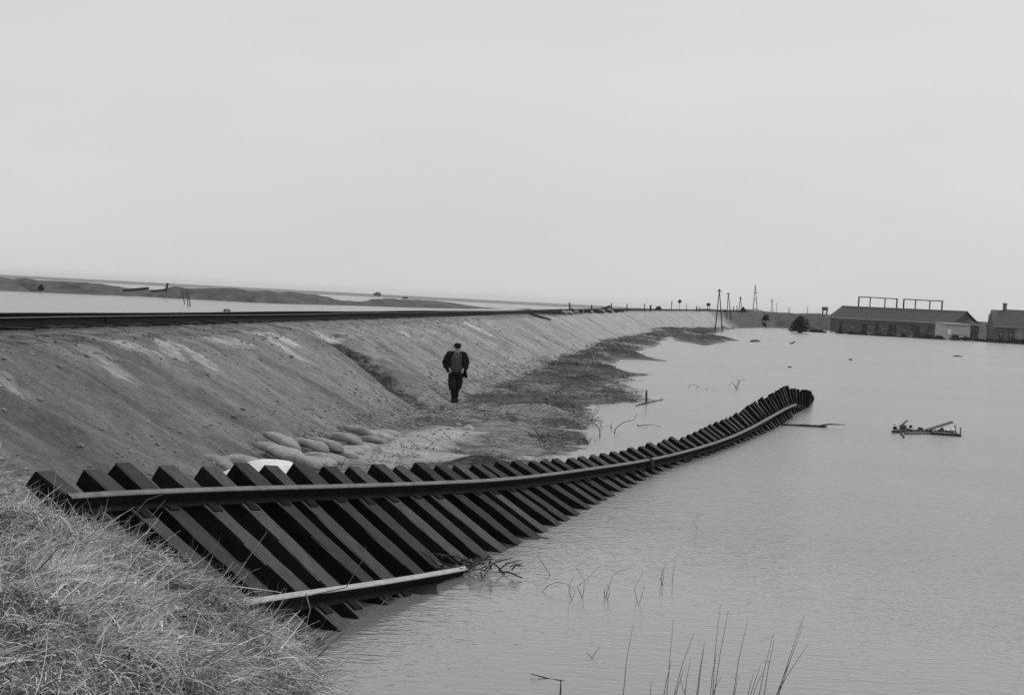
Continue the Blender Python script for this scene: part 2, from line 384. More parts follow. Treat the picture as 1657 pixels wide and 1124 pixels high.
def embank(s, l):
    x, y = sl2xy(s, l); cz = crest_z(s)
    wob = 0.35 * fbm(s / 7, 0 * s, 3, 3) + 0.25 * fbm(s / 1.7, l / 6, 4, 3)
    lc = 10.25 + wob * 0.9
    zs = cz - (lc - l) * (cz - 0.12) / 3.95
    zs = np.where(l > lc, cz + 0 * l, zs)
    zs = zs - 0.10 * np.exp(-((l - lc) / 0.45) ** 2)                     # rounded shoulder
    face = sstep(10.6, 9.6, l) * sstep(5.6, 7.2, l)
    zs = zs + face * (0.34 * fbm(s / 1.8, l / 4.0, 8, 4) + 0.20 * (0.25 - np.abs(fbm(s / 0.9 + 0.3 * l, l / 5.0, 17, 3))) + 0.17 * fbm(s / 0.5, l / 1.0, 12, 4) + 0.08 * fbm(s / 0.2, l / 0.25, 15, 3))
    gs = np.interp(l, [gul[2][1], gul[1][1], gul[0][1]], [gul[2][0], gul[1][0], gul[0][0]])
    g = np.exp(-((s - gs) / 0.95) ** 2) * face
    zs = zs - 0.36 * g
    zs = zs + 0.12 * np.exp(-((s - gs - 1.5) / 0.6) ** 2) * face
    bal = sstep(11.3, 11.7, l) * sstep(14.9, 14.5, l)
    zs = zs + bal * 0.05 + (l > 10.4) * (l < 15.6) * 0.05 * fbm(s / 0.4, l / 0.4, 21, 3)
    zs = np.where(l > 15.4, cz - (l - 15.4) * 0.6, zs)
    d = sdf(x, y)
    near = sstep(300, 60, s)
    zm = np.where(d > 0, np.minimum(0.05 * d, 0.13), 0.10 * d) + (0.17 * fbm(x / 1.6, y / 1.6, 31, 5) + 0.09 * fbm(x / 0.4, y / 0.5, 33, 4)) * np.clip(1.1 - 0.15 * np.abs(d), 0.55, 1)
    zm = zm + 0.42 * np.exp(-((d - 1.2) / 1.0) ** 2) * np.clip(2.2 * fbm(x / 2.2, y / 3.2, 40, 3), 0, 1)
    farm = sstep(95, 130, s)
    zm = zm + farm * (d > 0) * np.clip(d * 0.10, 0, 0.7) * np.clip(0.6 + 2 * fbm(x / 9, y / 16, 44, 2), 0, 1.2)
    und = sstep(25.5, 22.5, y + 0.9 * (x + 3.5)) * sstep(6.9, 6.2, l); zm = zm + 0.05 * und
    zm = np.maximum(zm, -0.9); zm = np.where(l > 12, -1, zm)
    k = 0.12
    hmx = np.clip(0.5 + 0.5 * (zs - zm) / k, 0, 1); z = zm * (1 - hmx) + zs * hmx + k * hmx * (1 - hmx)
    return x, y, z, d, hmx, bal, g
sv = np.concatenate([np.arange(-14, 10, 0.5), np.arange(10, 19, 0.16), np.arange(19, 62, 0.085), np.arange(62, 110, 0.17), np.arange(110, 220, 0.5), np.arange(220, 380, 2.0), [385, 400, 430, 480]])
lv = np.concatenate([np.arange(-22, -9, 0.7), np.arange(-9, 1, 0.15), np.arange(1, 10.9, 0.072), np.arange(10.9, 15.5, 0.12), np.arange(15.5, 22, 0.5)])
Sg, Lg = np.meshgrid(sv, lv, indexing='ij')
x, y, z, dsh, hm, bal, g = embank(Sg, Lg)
sand = np.zeros_like(x); veg = np.zeros_like(x); wet = np.zeros_like(x)
for (pa, pb, ra, rb) in [((150, 560), (196, 610), 0.55, 0), ((196, 552), (208, 560), .5, 0), ((205, 545), (250, 578), .5, 0), ((258, 550), (282, 580), .35, 0), ((285, 555), (340, 600), .45, 0), ((345, 545), (395, 560), .6, 0), ((408, 530), (478, 580), .5, 0), ((432, 528), (470, 560), .45, 0), ((510, 528), (545, 545), .3, 0), ((0, 600), (15, 640), .3, 0), ((630, 528), (655, 540), .5, 0), ((755, 520), (790, 540), 1.2, 0), ((800, 560), (860, 610), .4, 0)]:
    a, b = slope_hit(*pa), slope_hit(*pb)
    for t in np.linspace(0, 1, 5):
        sand = np.maximum(sand, 0.80 * ell(Sg, Lg, (a[0] + (b[0] - a[0]) * t, a[1] + (b[1] - a[1]) * t), ra, 0.35))
sand = np.maximum(sand, 0.42 * np.clip(2.6 * fbm(Sg / 2.0, Lg / 5, 51, 3), 0, 1) * sstep(8.2, 9.0, Lg) * sstep(10.6, 9.9, Lg))
inm = (1 - hm) * (Lg < 9)
for (pa, pb, ra) in [((600, 742), (735, 700), .75), ((640, 752), (700, 745), .6), ((690, 735), (800, 740), .35), ((640, 730), (665, 715), .5)]:
    a, b = W(*pa, 0.1), W(*pb, 0.1)
    for t in np.linspace(0, 1, 6):
        c = a.lerp(b, t); sand = np.maximum(sand, 1.0 * np.clip(1.4 - np.hypot((x - c.x) / ra, (y - c.y) / (ra * 1.5)), 0, 1) * inm)
veg = inm * np.clip(0.75 + 1.4 * fbm(x / 2.5, y / 5, 61, 3), 0, 1) * (1 - np.clip(sand * 1.2, 0, 1))
veg *= sstep(21.5, 27, y)
veg = np.maximum(veg, 0.95 * sstep(25.5, 22.5, y + 0.9 * (x + 3.5)) * sstep(6.9, 6.2, Lg))  # dark wet mud with the shade under the tipped track painted in
veg = np.maximum(veg, 0.75 * sstep(255, 300, Sg))
veg = np.maximum(veg, 0.78 * g)  # gully bed darkened: its shade is painted into the colour
veg = np.maximum(veg, 0.40 * np.clip(2.2 * fbm(Sg / 6, Lg / 3, 71, 4) , 0, 1) * (hm > 0.5) * (Lg < 10.8))
veg = np.maximum(veg, sstep(9.9, 10.5, Lg) * sstep(15.6, 10.9, Lg) * 0.45)
veg = np.maximum(veg, sstep(15.0, 15.4, Lg) * .8)
wet = np.clip(inm * sstep(0.28, 0.02, z), 0, 1)
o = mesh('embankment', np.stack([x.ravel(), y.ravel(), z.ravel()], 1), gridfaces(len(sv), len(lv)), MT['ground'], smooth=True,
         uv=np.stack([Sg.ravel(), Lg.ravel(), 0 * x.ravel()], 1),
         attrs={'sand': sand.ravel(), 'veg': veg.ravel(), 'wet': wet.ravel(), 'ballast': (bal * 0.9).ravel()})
tag(o, kind='structure')
EMB = (x, y, z)
def gz(xx, yy):                                    # height of the embankment ground under points
    xx, yy = np.asarray(xx, float), np.asarray(yy, float)
    s, l = xy2sl(xx, yy); return embank(s, l)[2]
def gz1(xx, yy): return float(gz(np.array([xx]), np.array([yy]))[0])

# ---- the intact bank that the eye stands on
edge = np.array([(-9.0, 15.5), (-6.2, 14.6), (-4.7, 13.3), (-3.55, 12.15), (-2.75, 11.75), (-2.05, 11.8), (-1.5, 11.6), (-1.1, 11.2), (0.5, 10.0), (6, 7.0)])
def bank_z(x, y):
    z = 1.40 - 0.57 * x - 0.18 * y
    z = 1.46 - np.log1p(np.exp(-(z - 1.46) * 4)) / 4 + 0.0 * x - np.log(2) * 0.0
    z = np.minimum(z, 1.56 + 0.10 * np.clip(-x - 2.5, 0, 6))
    ye = np.interp(x, edge[:, 0], edge[:, 1]) + 0.25 * fbm(x / 0.6, 0 * x, 81, 3)
    over = y - ye
    z = z + 0.10 * np.exp(-((x + 1.9) / 0.8) ** 2 - ((y - 11.3) / 1.5) ** 2) - 0.30 * sstep(-1.75, -0.9, x) - 0.24 * np.exp(-((x + 3.7) / 0.6) ** 2 - ((y - 12.5) / 1.3) ** 2)
    z = z + 0.30 * fbm(x / 0.75, y / 0.75, 83, 4) + 0.05 * fbm(x / 0.2, y / 0.2, 85, 2)
    z = z - np.where(over > 0, np.minimum(over * 2.2, 2.4), 0) - 0.10 * np.exp(-(over / 0.35) ** 2)
    return np.maximum(z, -0.8), over
X, Y = np.meshgrid(np.concatenate([np.linspace(-14, -6, 20), np.linspace(-5.9, 1.5, 130), np.linspace(1.6, 9, 20)]), np.concatenate([np.linspace(-12, 3, 16), np.linspace(3.1, 14.6, 170)]))
Z, ov = bank_z(X, Y)
o = mesh('grass_bank', np.stack([X.ravel(), Y.ravel(), Z.ravel()], 1), gridfaces(*X.shape), MT['soil'], smooth=True); tag(o, kind='structure')

# ---- old dike across the left-hand flood, breached in three places; cross dike on the far right
def ridge(name, path, mat, seed, step=2.0, halfw=5.0):
    pts = np.array(path, float); d = np.concatenate([[0], np.cumsum(np.hypot(*np.diff(pts[:, :2], axis=0).T))])
    t = np.arange(0, d[-1], step); cx = np.interp(t, d, pts[:, 0]); cy = np.interp(t, d, pts[:, 1]); cz = np.interp(t, d, pts[:, 2]); hw = np.interp(t, d, pts[:, 3])
    tx, ty = np.gradient(cx), np.gradient(cy); L_ = np.hypot(tx, ty); nx_, ny_ = -ty / L_, tx / L_
    v = np.array([-1.9, -1.5, -1.25, -1.0, -0.75, -0.5, -0.25, -0.1, 0.1, 0.25, 0.5, 0.75, 1.0, 1.25, 1.5, 1.9])
    T, V = np.meshgrid(t, v, indexing='ij'); prof = np.clip(1.08 - np.abs(V) ** 1.3, -0.6, 1.0)
    xx = cx[:, None] + nx_[:, None] * V * hw[:, None]; yy = cy[:, None] + ny_[:, None] * V * hw[:, None]
    zz = prof * cz[:, None] + (0.30 * fbm(T / 9, V * 1.2, seed, 4) + 0.6 * fbm(T / 2.5, V * 2, seed + 2, 3)) * np.clip(cz[:, None], 0.3, 1.3) - 0.05
    o = mesh(name, np.stack([xx.ravel(), yy.ravel(), zz.ravel()], 1), gridfaces(*T.shape), mat, smooth=True)
    return o
def wp(px, py, z, hw):
    p = W(px, py, 0); return (p.x, p.y, z, hw)
b0 = [wp(-700, 442, 2.2, 9), wp(-300, 459, 2.3, 8), wp(0, 469, 2.35, 8), wp(110, 474, 2.3, 8), wp(165, 476.5, 2.2, 7), wp(192, 477.5, 1.55, 7), wp(268, 481, 1.5, 7), wp(282, 482, 2.25, 7), wp(420, 489, 2.35, 7), wp(510, 491.5, 2.2, 7), wp(545, 492.8, 1.0, 6), wp(590, 494, 0.9, 6), wp(615, 495, 1.9, 7), wp(700, 497, 1.9, 8), wp(745, 497.5, 0.9, 8), wp(775, 497.7, 0.2, 8), wp(800, 497.8, -0.6, 8)]
o = ridge('old_dike', b0, MT['dike'], 91, 2.5); tag(o, kind='structure')
c0 = [(38, 338, 3.3, 5), (52, 347, 3.6, 6), (66, 352, 3.75, 7), (90, 356, 3.85, 7), (130, 360, 3.8, 7), (200, 366, 3.4, 7), (300, 375, 3, 7)]
o = ridge('cross_dike', c0, MT['dike'], 95, 2.0); tag(o, kind='structure')
# low ground the farm buildings stand on, just awash
X, Y = np.meshgrid(np.linspace(60, 190, 70), np.linspace(268, 340, 40))
Z = 0.02 + 0.35 * fbm(X / 8, Y / 8, 97, 4) - 0.9 * sstep(76, 66, X) + 0.04 * (Y - 300) / 10 - 1.2 * sstep(286, 272, Y + 0.15 * (X - 90))
o = mesh('flooded_yard', np.stack([X.ravel(), Y.ravel(), Z.ravel()], 1), gridfaces(*X.shape), MT['dike'], smooth=True); tag(o, kind='structure')

# ---- air
m = bpy.data.materials.new('thin_haze'); m.use_nodes = True; n = m.node_tree; n.nodes.clear()
pv = nod(n, 'ShaderNodeVolumePrincipled'); pv.inputs['Color'].default_value = (0.92, 0.92, 0.92, 1); pv.inputs['Density'].default_value = 0.00011; pv.inputs['Anisotropy'].default_value = 0.2
ou = nod(n, 'ShaderNodeOutputMaterial'); n.links.new(pv.outputs[0], ou.inputs['Volume'])
hb = MB(); hb.box((0, 2850, 5.5), (13000, 6600, 16)); 
HAZE = hb.build('haze', m); tag(HAZE, kind='stuff')

TABLE = [(-3.219,10.939,0.832,0.271,0.961,-0.057,-0.816,0.260,0.516),
(-3.051,11.524,0.793,0.280,0.957,-0.070,-0.809,0.274,0.519),
(-2.877,12.107,0.747,0.293,0.953,-0.080,-0.802,0.290,0.522),
(-2.693,12.686,0.695,0.311,0.946,-0.087,-0.792,0.309,0.527),
(-2.496,13.260,0.641,0.335,0.938,-0.090,-0.780,0.329,0.532),
(-2.283,13.829,0.587,0.360,0.929,-0.089,-0.767,0.349,0.538),
(-2.057,14.392,0.534,0.381,0.920,-0.086,-0.757,0.364,0.542),
(-1.820,14.952,0.483,0.395,0.915,-0.082,-0.752,0.373,0.543),
(-1.576,15.509,0.434,0.401,0.913,-0.079,-0.752,0.377,0.541),
(-1.331,16.065,0.387,0.404,0.912,-0.075,-0.754,0.378,0.537),
(-1.084,16.621,0.342,0.404,0.912,-0.072,-0.758,0.378,0.532),
(-0.838,17.177,0.299,0.404,0.912,-0.070,-0.762,0.378,0.525),
(-0.591,17.733,0.257,0.404,0.912,-0.068,-0.767,0.378,0.518),
(-0.346,18.289,0.217,0.402,0.913,-0.065,-0.773,0.377,0.511),
(-0.102,18.847,0.178,0.397,0.916,-0.063,-0.780,0.373,0.502),
(0.137,19.406,0.140,0.389,0.919,-0.059,-0.789,0.365,0.493),
(0.371,19.968,0.105,0.378,0.924,-0.056,-0.799,0.356,0.484),
(0.598,20.533,0.073,0.367,0.929,-0.052,-0.809,0.347,0.475),
(0.819,21.100,0.042,0.358,0.932,-0.048,-0.818,0.338,0.466),
(1.035,21.670,0.014,0.352,0.935,-0.045,-0.824,0.333,0.458),
(1.250,22.240,-0.013,0.351,0.935,-0.044,-0.828,0.332,0.451),
(1.465,22.810,-0.040,0.354,0.934,-0.043,-0.830,0.335,0.445),
(1.682,23.379,-0.066,0.358,0.933,-0.043,-0.831,0.339,0.441),
(1.901,23.947,-0.092,0.363,0.931,-0.043,-0.830,0.344,0.439),
(2.124,24.514,-0.118,0.366,0.930,-0.043,-0.829,0.347,0.439),
(2.347,25.081,-0.145,0.366,0.930,-0.043,-0.828,0.347,0.440),
(2.570,25.648,-0.170,0.365,0.930,-0.042,-0.828,0.344,0.443),
(2.792,26.215,-0.195,0.362,0.931,-0.040,-0.827,0.341,0.447),
(3.011,26.783,-0.218,0.360,0.932,-0.037,-0.826,0.337,0.452),
(3.230,27.352,-0.240,0.358,0.933,-0.034,-0.824,0.333,0.458),
(3.448,27.921,-0.259,0.359,0.933,-0.029,-0.822,0.330,0.463),
(3.668,28.490,-0.275,0.360,0.933,-0.024,-0.820,0.329,0.469),
(3.888,29.058,-0.288,0.362,0.932,-0.019,-0.817,0.327,0.474),
(4.109,29.626,-0.298,0.363,0.932,-0.014,-0.815,0.325,0.480),
(4.330,30.194,-0.306,0.362,0.932,-0.010,-0.813,0.321,0.486),
(4.549,30.763,-0.311,0.359,0.933,-0.008,-0.811,0.316,0.492),
(4.766,31.333,-0.316,0.353,0.936,-0.007,-0.810,0.309,0.499),
(4.979,31.904,-0.320,0.346,0.938,-0.006,-0.808,0.301,0.507),
(5.188,32.477,-0.324,0.338,0.941,-0.006,-0.806,0.292,0.515),
(5.391,33.052,-0.327,0.329,0.944,-0.006,-0.802,0.283,0.525),
(5.589,33.628,-0.331,0.321,0.947,-0.006,-0.798,0.274,0.537),
(5.782,34.207,-0.334,0.313,0.950,-0.005,-0.792,0.264,0.550),
(5.970,34.786,-0.337,0.306,0.952,-0.004,-0.785,0.255,0.565),
(6.155,35.368,-0.340,0.299,0.954,-0.004,-0.776,0.245,0.582),
(6.335,35.950,-0.342,0.293,0.956,-0.003,-0.765,0.236,0.600),
(6.512,36.533,-0.343,0.288,0.957,-0.002,-0.752,0.228,0.619),
(6.687,37.118,-0.344,0.284,0.959,-0.001,-0.737,0.220,0.639),
(6.859,37.702,-0.345,0.281,0.960,-0.001,-0.721,0.211,0.660),
(7.029,38.288,-0.345,0.277,0.961,-0.001,-0.702,0.203,0.683),
(7.196,38.874,-0.346,0.272,0.962,-0.001,-0.682,0.194,0.705),
(7.361,39.461,-0.347,0.268,0.964,-0.002,-0.660,0.185,0.728),
(7.522,40.049,-0.349,0.263,0.965,-0.003,-0.636,0.175,0.751),
(7.681,40.638,-0.351,0.258,0.966,-0.004,-0.611,0.166,0.774),
(7.836,41.227,-0.354,0.253,0.967,-0.006,-0.583,0.157,0.797),
(7.990,41.817,-0.358,0.250,0.968,-0.008,-0.553,0.149,0.820),
(8.141,42.408,-0.364,0.248,0.969,-0.010,-0.521,0.142,0.842),
(8.292,42.999,-0.371,0.247,0.969,-0.013,-0.487,0.135,0.863),
(8.442,43.590,-0.380,0.246,0.969,-0.015,-0.450,0.128,0.884),
(8.591,44.181,-0.390,0.245,0.969,-0.017,-0.410,0.120,0.904),
(8.740,44.772,-0.401,0.244,0.970,-0.019,-0.366,0.110,0.924),
(8.888,45.363,-0.413,0.241,0.970,-0.021,-0.319,0.099,0.943),
(9.034,45.955,-0.426,0.237,0.971,-0.022,-0.268,0.087,0.960),
(9.177,46.547,-0.439,0.233,0.972,-0.022,-0.214,0.074,0.974),
(9.318,47.140,-0.453,0.229,0.973,-0.022,-0.159,0.060,0.986),
(9.456,47.734,-0.467,0.224,0.974,-0.023,-0.102,0.046,0.994),
(9.591,48.328,-0.481,0.219,0.975,-0.023,-0.044,0.033,0.998),
(9.723,48.924,-0.495,0.214,0.977,-0.023,0.013,0.021,1.000),
(9.852,49.519,-0.509,0.210,0.977,-0.024,0.069,0.010,0.998),
(9.979,50.115,-0.524,0.206,0.978,-0.025,0.123,-0.001,0.992)]
SHIFT={0:-0.01,1:0.05,2:-0.07,3:-0.00,4:0.01,5:0.08,6:-0.07,7:-0.00,8:-0.03,9:0.00,10:0.01,11:-0.01,12:0.01,13:0.06,14:-0.05,15:0.03,16:-0.08,17:-0.08,18:0.06,19:0.07,20:-0.01,21:-0.09,22:0.05,23:0.01,24:-0.01,25:-0.02,26:-0.01,27:-0.02,28:-0.03,29:-0.01,30:0.06,31:0.09,32:-0.11,33:0.01,34:-0.04,35:0.01,36:0.04,37:0.11,38:-0.04,39:-0.03,40:0.02,41:0.08,42:-0.07,43:-0.07,44:0.14,45:0.04,46:-0.09,47:0.15,48:0.13,50:-0.08,52:0.10,54:0.02,55:0.15,57:-0.15,59:0.15}

# ================================================================== THINGS
def rot_from(x, y, z): return Matrix((x, y, z)).transposed()
# ---- rail profile (flat-bottomed): (across, up)
FOOT = [(-.06, 0), (.06, 0), (.06, .012), (.012, .028), (.010, .108), (.034, .122), (.034, .150), (.026, .158), (-.026, .158), (-.034, .150), (-.034, .122), (-.010, .108), (-.012, .028), (-.06, .012)]
HEADF = {6, 7, 8}                                  # profile edges that form the worn running surface
def rail(name, frames, parent, closed=True):
    n = len(FOOT); v, f, mi = [], [], []
    for (p, t, s, nn) in frames:
        for a, b in FOOT: v.append(p + s * a + nn * b)
    for i in range(len(frames) - 1):
        for k in range(n):
            f.append([i * n + k, i * n + (k + 1) % n, (i + 1) * n + (k + 1) % n, (i + 1) * n + k]); mi.append(1 if k in HEADF else 0)
    f.append(list(range(n))[::-1]); f.append([(len(frames) - 1) * n + k for k in range(n)]); mi += [0, 0]
    o = mesh(name, v, f, MT['steel'], parent); o.data.materials.append(MT['railhead']); o.data.polygons.foreach_set('material_index', mi)
    return o
def sleeper_mesh(k, L=2.65, wd=0.275, th=0.165):
    rr = random.Random(k); rings = []; N_ = 9
    sec = [(-.5, -.5), (.5, -.5), (.5, .44), (.46, .5), (-.46, .5), (-.5, .44)]
    for i in range(N_ + 1):
        t = i / N_; yy = (t - .5) * L; e = 1.0
        if i in (0, N_): e = rr.uniform(.90, .99)
        ring = []
        for a, b in sec:
            ring.append((a * wd * (e if i in (0, N_) else 1) + rr.uniform(-.009, .009), yy + rr.uniform(-.014, .014), (b * th + rr.uniform(-.005, .005)) * (1 if b < 0 else 1 - (1 - e) * .35) - th / 2))
        rings.append(ring)
    mb = MB(); mb.loft(rings); me = bpy.data.meshes.new('sleeper'); me.from_pydata([tuple(p) for p in mb.v], [], mb.f); me.update(); me.materials.append(MT['sleeper']); me.materials.append(MT['sleepertop'])
    for pl in me.polygons:
        if len(pl.vertices) == 4 and abs(pl.normal.z) > .8 and pl.center.z > -.03: pl.material_index = 1
    return me
SLP = [sleeper_mesh(k) for k in range(14)]
ch = MB(); ch.box((0, 0, .008), (.15, .28, .016), None, .004)
CHAIR = bpy.data.meshes.new('rail_chair'); CHAIR.from_pydata([tuple(p) for p in ch.v], [], ch.f); CHAIR.update(); CHAIR.materials.append(MT['steel'])

# ---- the undermined track, tipped on its side into the flood
TAB = [Vector(r_[0:3]) for r_ in TABLE]; TT = [Vector(r_[3:6]) for r_ in TABLE]; TS = [Vector(r_[6:9]) for r_ in TABLE]
base = Vector((TAB[2].x, TAB[2].y, 0))
ft = empty('fallen_track', base); tag(ft, 'washed-out railway track of dark sleepers and two rails, tipped sideways into the floodwater', 'railway track')
def cat_(A, q):
    i = max(0, min(len(A) - 2, int(math.floor(q)))); t = q - i
    p0, p1, p2, p3 = A[max(i - 1, 0)], A[i], A[i + 1], A[min(i + 2, len(A) - 1)]
    return 0.5 * ((2 * p1) + (p2 - p0) * t + (2 * p0 - 5 * p1 + 4 * p2 - p3) * t * t + (3 * p1 - p0 - 3 * p2 + p3) * t ** 3)
def frame(q):
    c = cat_(TAB, q); t = cat_(TT, q).normalized(); s = cat_(TS, q); s = (s - t * s.dot(t)).normalized(); nn = s.cross(t)
    if nn.z < 0 and q < 60: nn = -nn
    return c, t, s, nn
def tail(q):                                       # the far end sinks
    return max(0, q - 63) * 0.0
for k in range(len(TAB), 78): TAB.append(TAB[-1] + TT[-1] * .61); TT.append(TT[-1]); TS.append(TS[-1])
for k in range(62, 78): TAB[k] = TAB[k] + Vector((.012 * (k - 61), 0, -.043 * (k - 61)))
def _px(p):
    d = p - Vector((0, 0, H)); z_ = d.dot(fwd); return PW / 2 + F * d.dot(cx_) / z_
QL = 2.0
while QL < 40:
    c, t, s, nn = frame(QL)
    if _px(c - s * .75 + nn * .16) > 752: break
    QL += .1
print('lower rail ends at', QL, c - s * .75 + nn * .16)
LOWEND = c - s * .75 + nn * .10
for side, q0, q1 in ((0.75, 1.35, 66.0), (-0.75, 0.2, QL)):
    fr = []
    q = q0
    while q <= q1 + 1e-6:
        c, t, s, nn = frame(q); fr.append((c + s * side + nn * .021 - base, t, s, nn)); q += 0.25
    ro = rail('rail', fr, ft)
    if side < 0: ro.data.materials[1] = MT['palerail']
    for qj in ((28.4,) if side > 0 else ()):
        c, t, s, nn = frame(qj); mb = MB()
        for sg in (-1, 1): mb.box(c + s * (side + sg * .024) + nn * .082 - base, (.022, .62, .075), rot_from(s, t, nn), .006)
        mb.build('fishplate', MT['steel'], ro)
for k in range(2, len(TAB)):
    c, t, s, nn = frame(k + 1e-6)
    rr = random.Random(k * 3 + 1); c = c + t * .03 + nn * .03 + t * SHIFT.get(k - 2, rr.uniform(-.05, .05))
    me = SLP[rr.randrange(14)]
    so = link('sleeper', me, ft)
    a = rr.uniform(-.035, .035); s2 = (s + t * a).normalized(); t2 = s2.cross(nn) * -1; t2 = t2 if t2.dot(t) > 0 else -t2
    m4 = rot_from(t2, s2, nn if t2.cross(s2).dot(nn) > 0 else -nn).to_4x4(); m4.translation = c - base + s * rr.uniform(-.05, .05)
    if k % 2: m4 = m4 @ Matrix.Rotation(math.pi, 4, 'Z')
    so.matrix_local = m4
    for sd_ in (-.75, .75):
        co = link('rail_chair', CHAIR, so); co.location = (0, sd_, .001)
# strap hanging over the upper rail at the joint
c, t, s, nn = frame(28.9); mb = MB()
p0 = c + s * .75 + nn * .175 - base
mb.tube([p0 + s * .10 + nn * -.08, p0 + s * .045 + nn * .005, p0 - s * .05 + nn * .01, p0 - s * .12 - nn * .12, p0 - s * .24 - nn * .20 + t * .03, p0 - s * .42 - nn * .17 + t * .08], [.03, .035, .04, .04, .045, .035], 6)
mb.build('hanging_strap', MT['darkwood'], ft)

# ---- the repaired running line on the embankment
rtk = empty('railway_track', tuple(sl2xy(0, 13.0)) + (2.05,)); tag(rtk, 'two dark steel rails on ballast along the top of the embankment', 'railway track')
rb = Vector(rtk.location)
def rl_frame(s, l):
    x, y = sl2xy(s, l); th = max(0, s - S0) / RC
    t = Vector((SA * math.cos(th) + CA * math.sin(th), CA * math.cos(th) - SA * math.sin(th), 0)); n_ = Vector((0, 0, 1))
    sg_ = Vector((-t.y, t.x, 0))
    return Vector((float(x), float(y), float(crest_z(s)) + .075)), t, sg_, n_
for l_ in (12.28, 13.72):
    fr = []
    for s_ in list(np.arange(-12, 84, 6.0)) + list(np.arange(84, 330, 5.0)):
        p, t, sg_, n_ = rl_frame(s_, l_); fr.append((p - rb + Vector((0, 0, .012 * math.sin(s_ * 1.3 + l_))), t, sg_, n_))
    ro = rail('rail', fr, rtk)
    for s_ in ((23.6, 31, 58) if l_ < 13 else (20.5, 39, 66)):
        p, t, sg_, n_ = rl_frame(s_, l_); mb = MB()
        for q in (-1, 1): mb.box(p - rb + sg_ * q * .028 + n_ * .07, (.03, .75, .085), rot_from(sg_, t, n_), .006)
        mb.build('fishplate', MT['steel'], ro)
for k in range(150):
    s_ = -4 + k * 0.66; p, t, sg_, n_ = rl_frame(s_, 13.0)
    so = link('sleeper', SLP[k % 6], rtk); m4 = rot_from(t, sg_, n_).to_4x4(); m4.translation = p - rb + Vector((0, 0, .002)); so.matrix_local = m4

# ---- sandbags along the foot of the bank
def bag_mesh(k, L, wd, th):
    rr = random.Random(900 + k); N_, M_ = 12, 14; v, f = [], []
    bend = rr.uniform(.02, .07)
    for i in range(N_ + 1):
        t = i / N_; u = (t - .5) * 2
        w_ = (1 - abs(u) ** 3.2) ** 0.5 if abs(u) < 1 else 0
        w_ = max(w_, .10) * (1.12 - .20 * t)
        for j in range(M_):
            a = 2 * math.pi * j / M_; ca, sa = math.cos(a), math.sin(a)
            xx = wd / 2 * w_ * math.copysign(abs(ca) ** .8, ca); zz = th / 2 * w_ ** .8 * math.copysign(abs(sa) ** .8, sa)
            lump = 1 + .09 * math.sin(7 * t + 2 * a + k) + .05 * math.sin(13 * t - 3 * a + 2 * k) + rr.uniform(-.025, .025)
            v.append((xx * lump, u * L / 2 + .01 * math.sin(3 * a), zz * lump - bend * u * u + th / 2))
    for i in range(N_):
        for j in range(M_):
            f.append([i * M_ + j, i * M_ + (j + 1) % M_, (i + 1) * M_ + (j + 1) % M_, (i + 1) * M_ + j])
    f.append(list(range(M_))[::-1]); f.append([N_ * M_ + j for j in range(M_)])
    me = bpy.data.meshes.new('sandbag'); me.from_pydata(v, [], f); me.update(); me.polygons.foreach_set('use_smooth', [True] * len(me.polygons)); me.materials.append(MT['sack'])
    return me
z4 = lambda a, b: (330 + a / 4.734, 660 + b / 4.734)
BAGS = [  # zoomed photo points: upper end, lower end, height above ground, width
    ((90, 465), (270, 480), .02, .34), ((250, 395), (420, 420), .05, .34), ((390, 300), (640, 360), .10, .36), ((480, 265), (755, 390), .16, .40),
    ((690, 340), (880, 465), .0, .34), ((760, 330), (880, 425), .10, .30), ((830, 330), (985, 425), .10, .40), ((850, 275), (1000, 385), .13, .36),
    ((910, 265), (1080, 400), .06, .40), ((1000, 250), (1150, 360), .05, .38), ((1080, 245), (1200, 335), .04, .38), ((1130, 215), (1268, 318), .04, .36),
    ((1200, 200), (1335, 305), .05, .40), ((1255, 165), (1385, 255), .04, .38), ((1300, 135), (1435, 225), .04, .38), ((1370, 115), (1490, 205), .03, .36),
    ((600, 225), (720, 300), .24, .34), ((860, 235), (930, 300), .26, .32), ((960, 215), (1040, 290), .20, .32), ((1110, 180), (1190, 250), .17, .32), ((1230, 140), (1310, 205), .15, .30)]
NTH = ['first', 'second', 'third', 'fourth', 'fifth', 'sixth', 'seventh', 'eighth', 'ninth', 'tenth', 'eleventh', 'twelfth', 'thirteenth', 'fourteenth', 'fifteenth', 'sixteenth', 'seventeenth', 'eighteenth', 'nineteenth', 'twentieth']
for k, (a, b, dz, wd) in enumerate(BAGS):
    lo = W(*z4(*b), .15 + dz)
    for _ in range(3): lo = W(*z4(*b), gz1(lo.x, lo.y) + dz)
    s_, l_ = xy2sl(np.array([lo.x]), np.array([lo.y]))
    hi_xy = sl2xy(s_ + .10, l_ + .62); hi = Vector((float(hi_xy[0][0]), float(hi_xy[1][0]), 0)); hi.z = gz1(hi.x, hi.y) + dz
    L = (hi - lo).length
    o = link('sandbag', bag_mesh(k, .76, wd * 1.08, .16)); d = (hi - lo).normalized(); xr = d.cross(Vector((0, 0, 1))).normalized(); up = xr.cross(d)
    m4 = rot_from(xr, d, up).to_4x4() @ Matrix.Rotation(R(random.uniform(-6, 6)), 4, 'Y'); m4.translation = lo + d * .30 - up * .08; o.matrix_world = m4
    if k >= 16: tag(o, 'grey sandbag in the upper layer of the row, %s from its near end' % NTH[k - 16], 'sandbag', 'sandbags at the foot of the bank'); continue
    nm = 'nearest' if k == 0 else ('farthest' if k == 15 else NTH[k] + ' nearest')
    tag(o, 'grey sandbag in the lower row at the bank foot, %s the track' % nm, 'sandbag', 'sandbags at the foot of the bank')

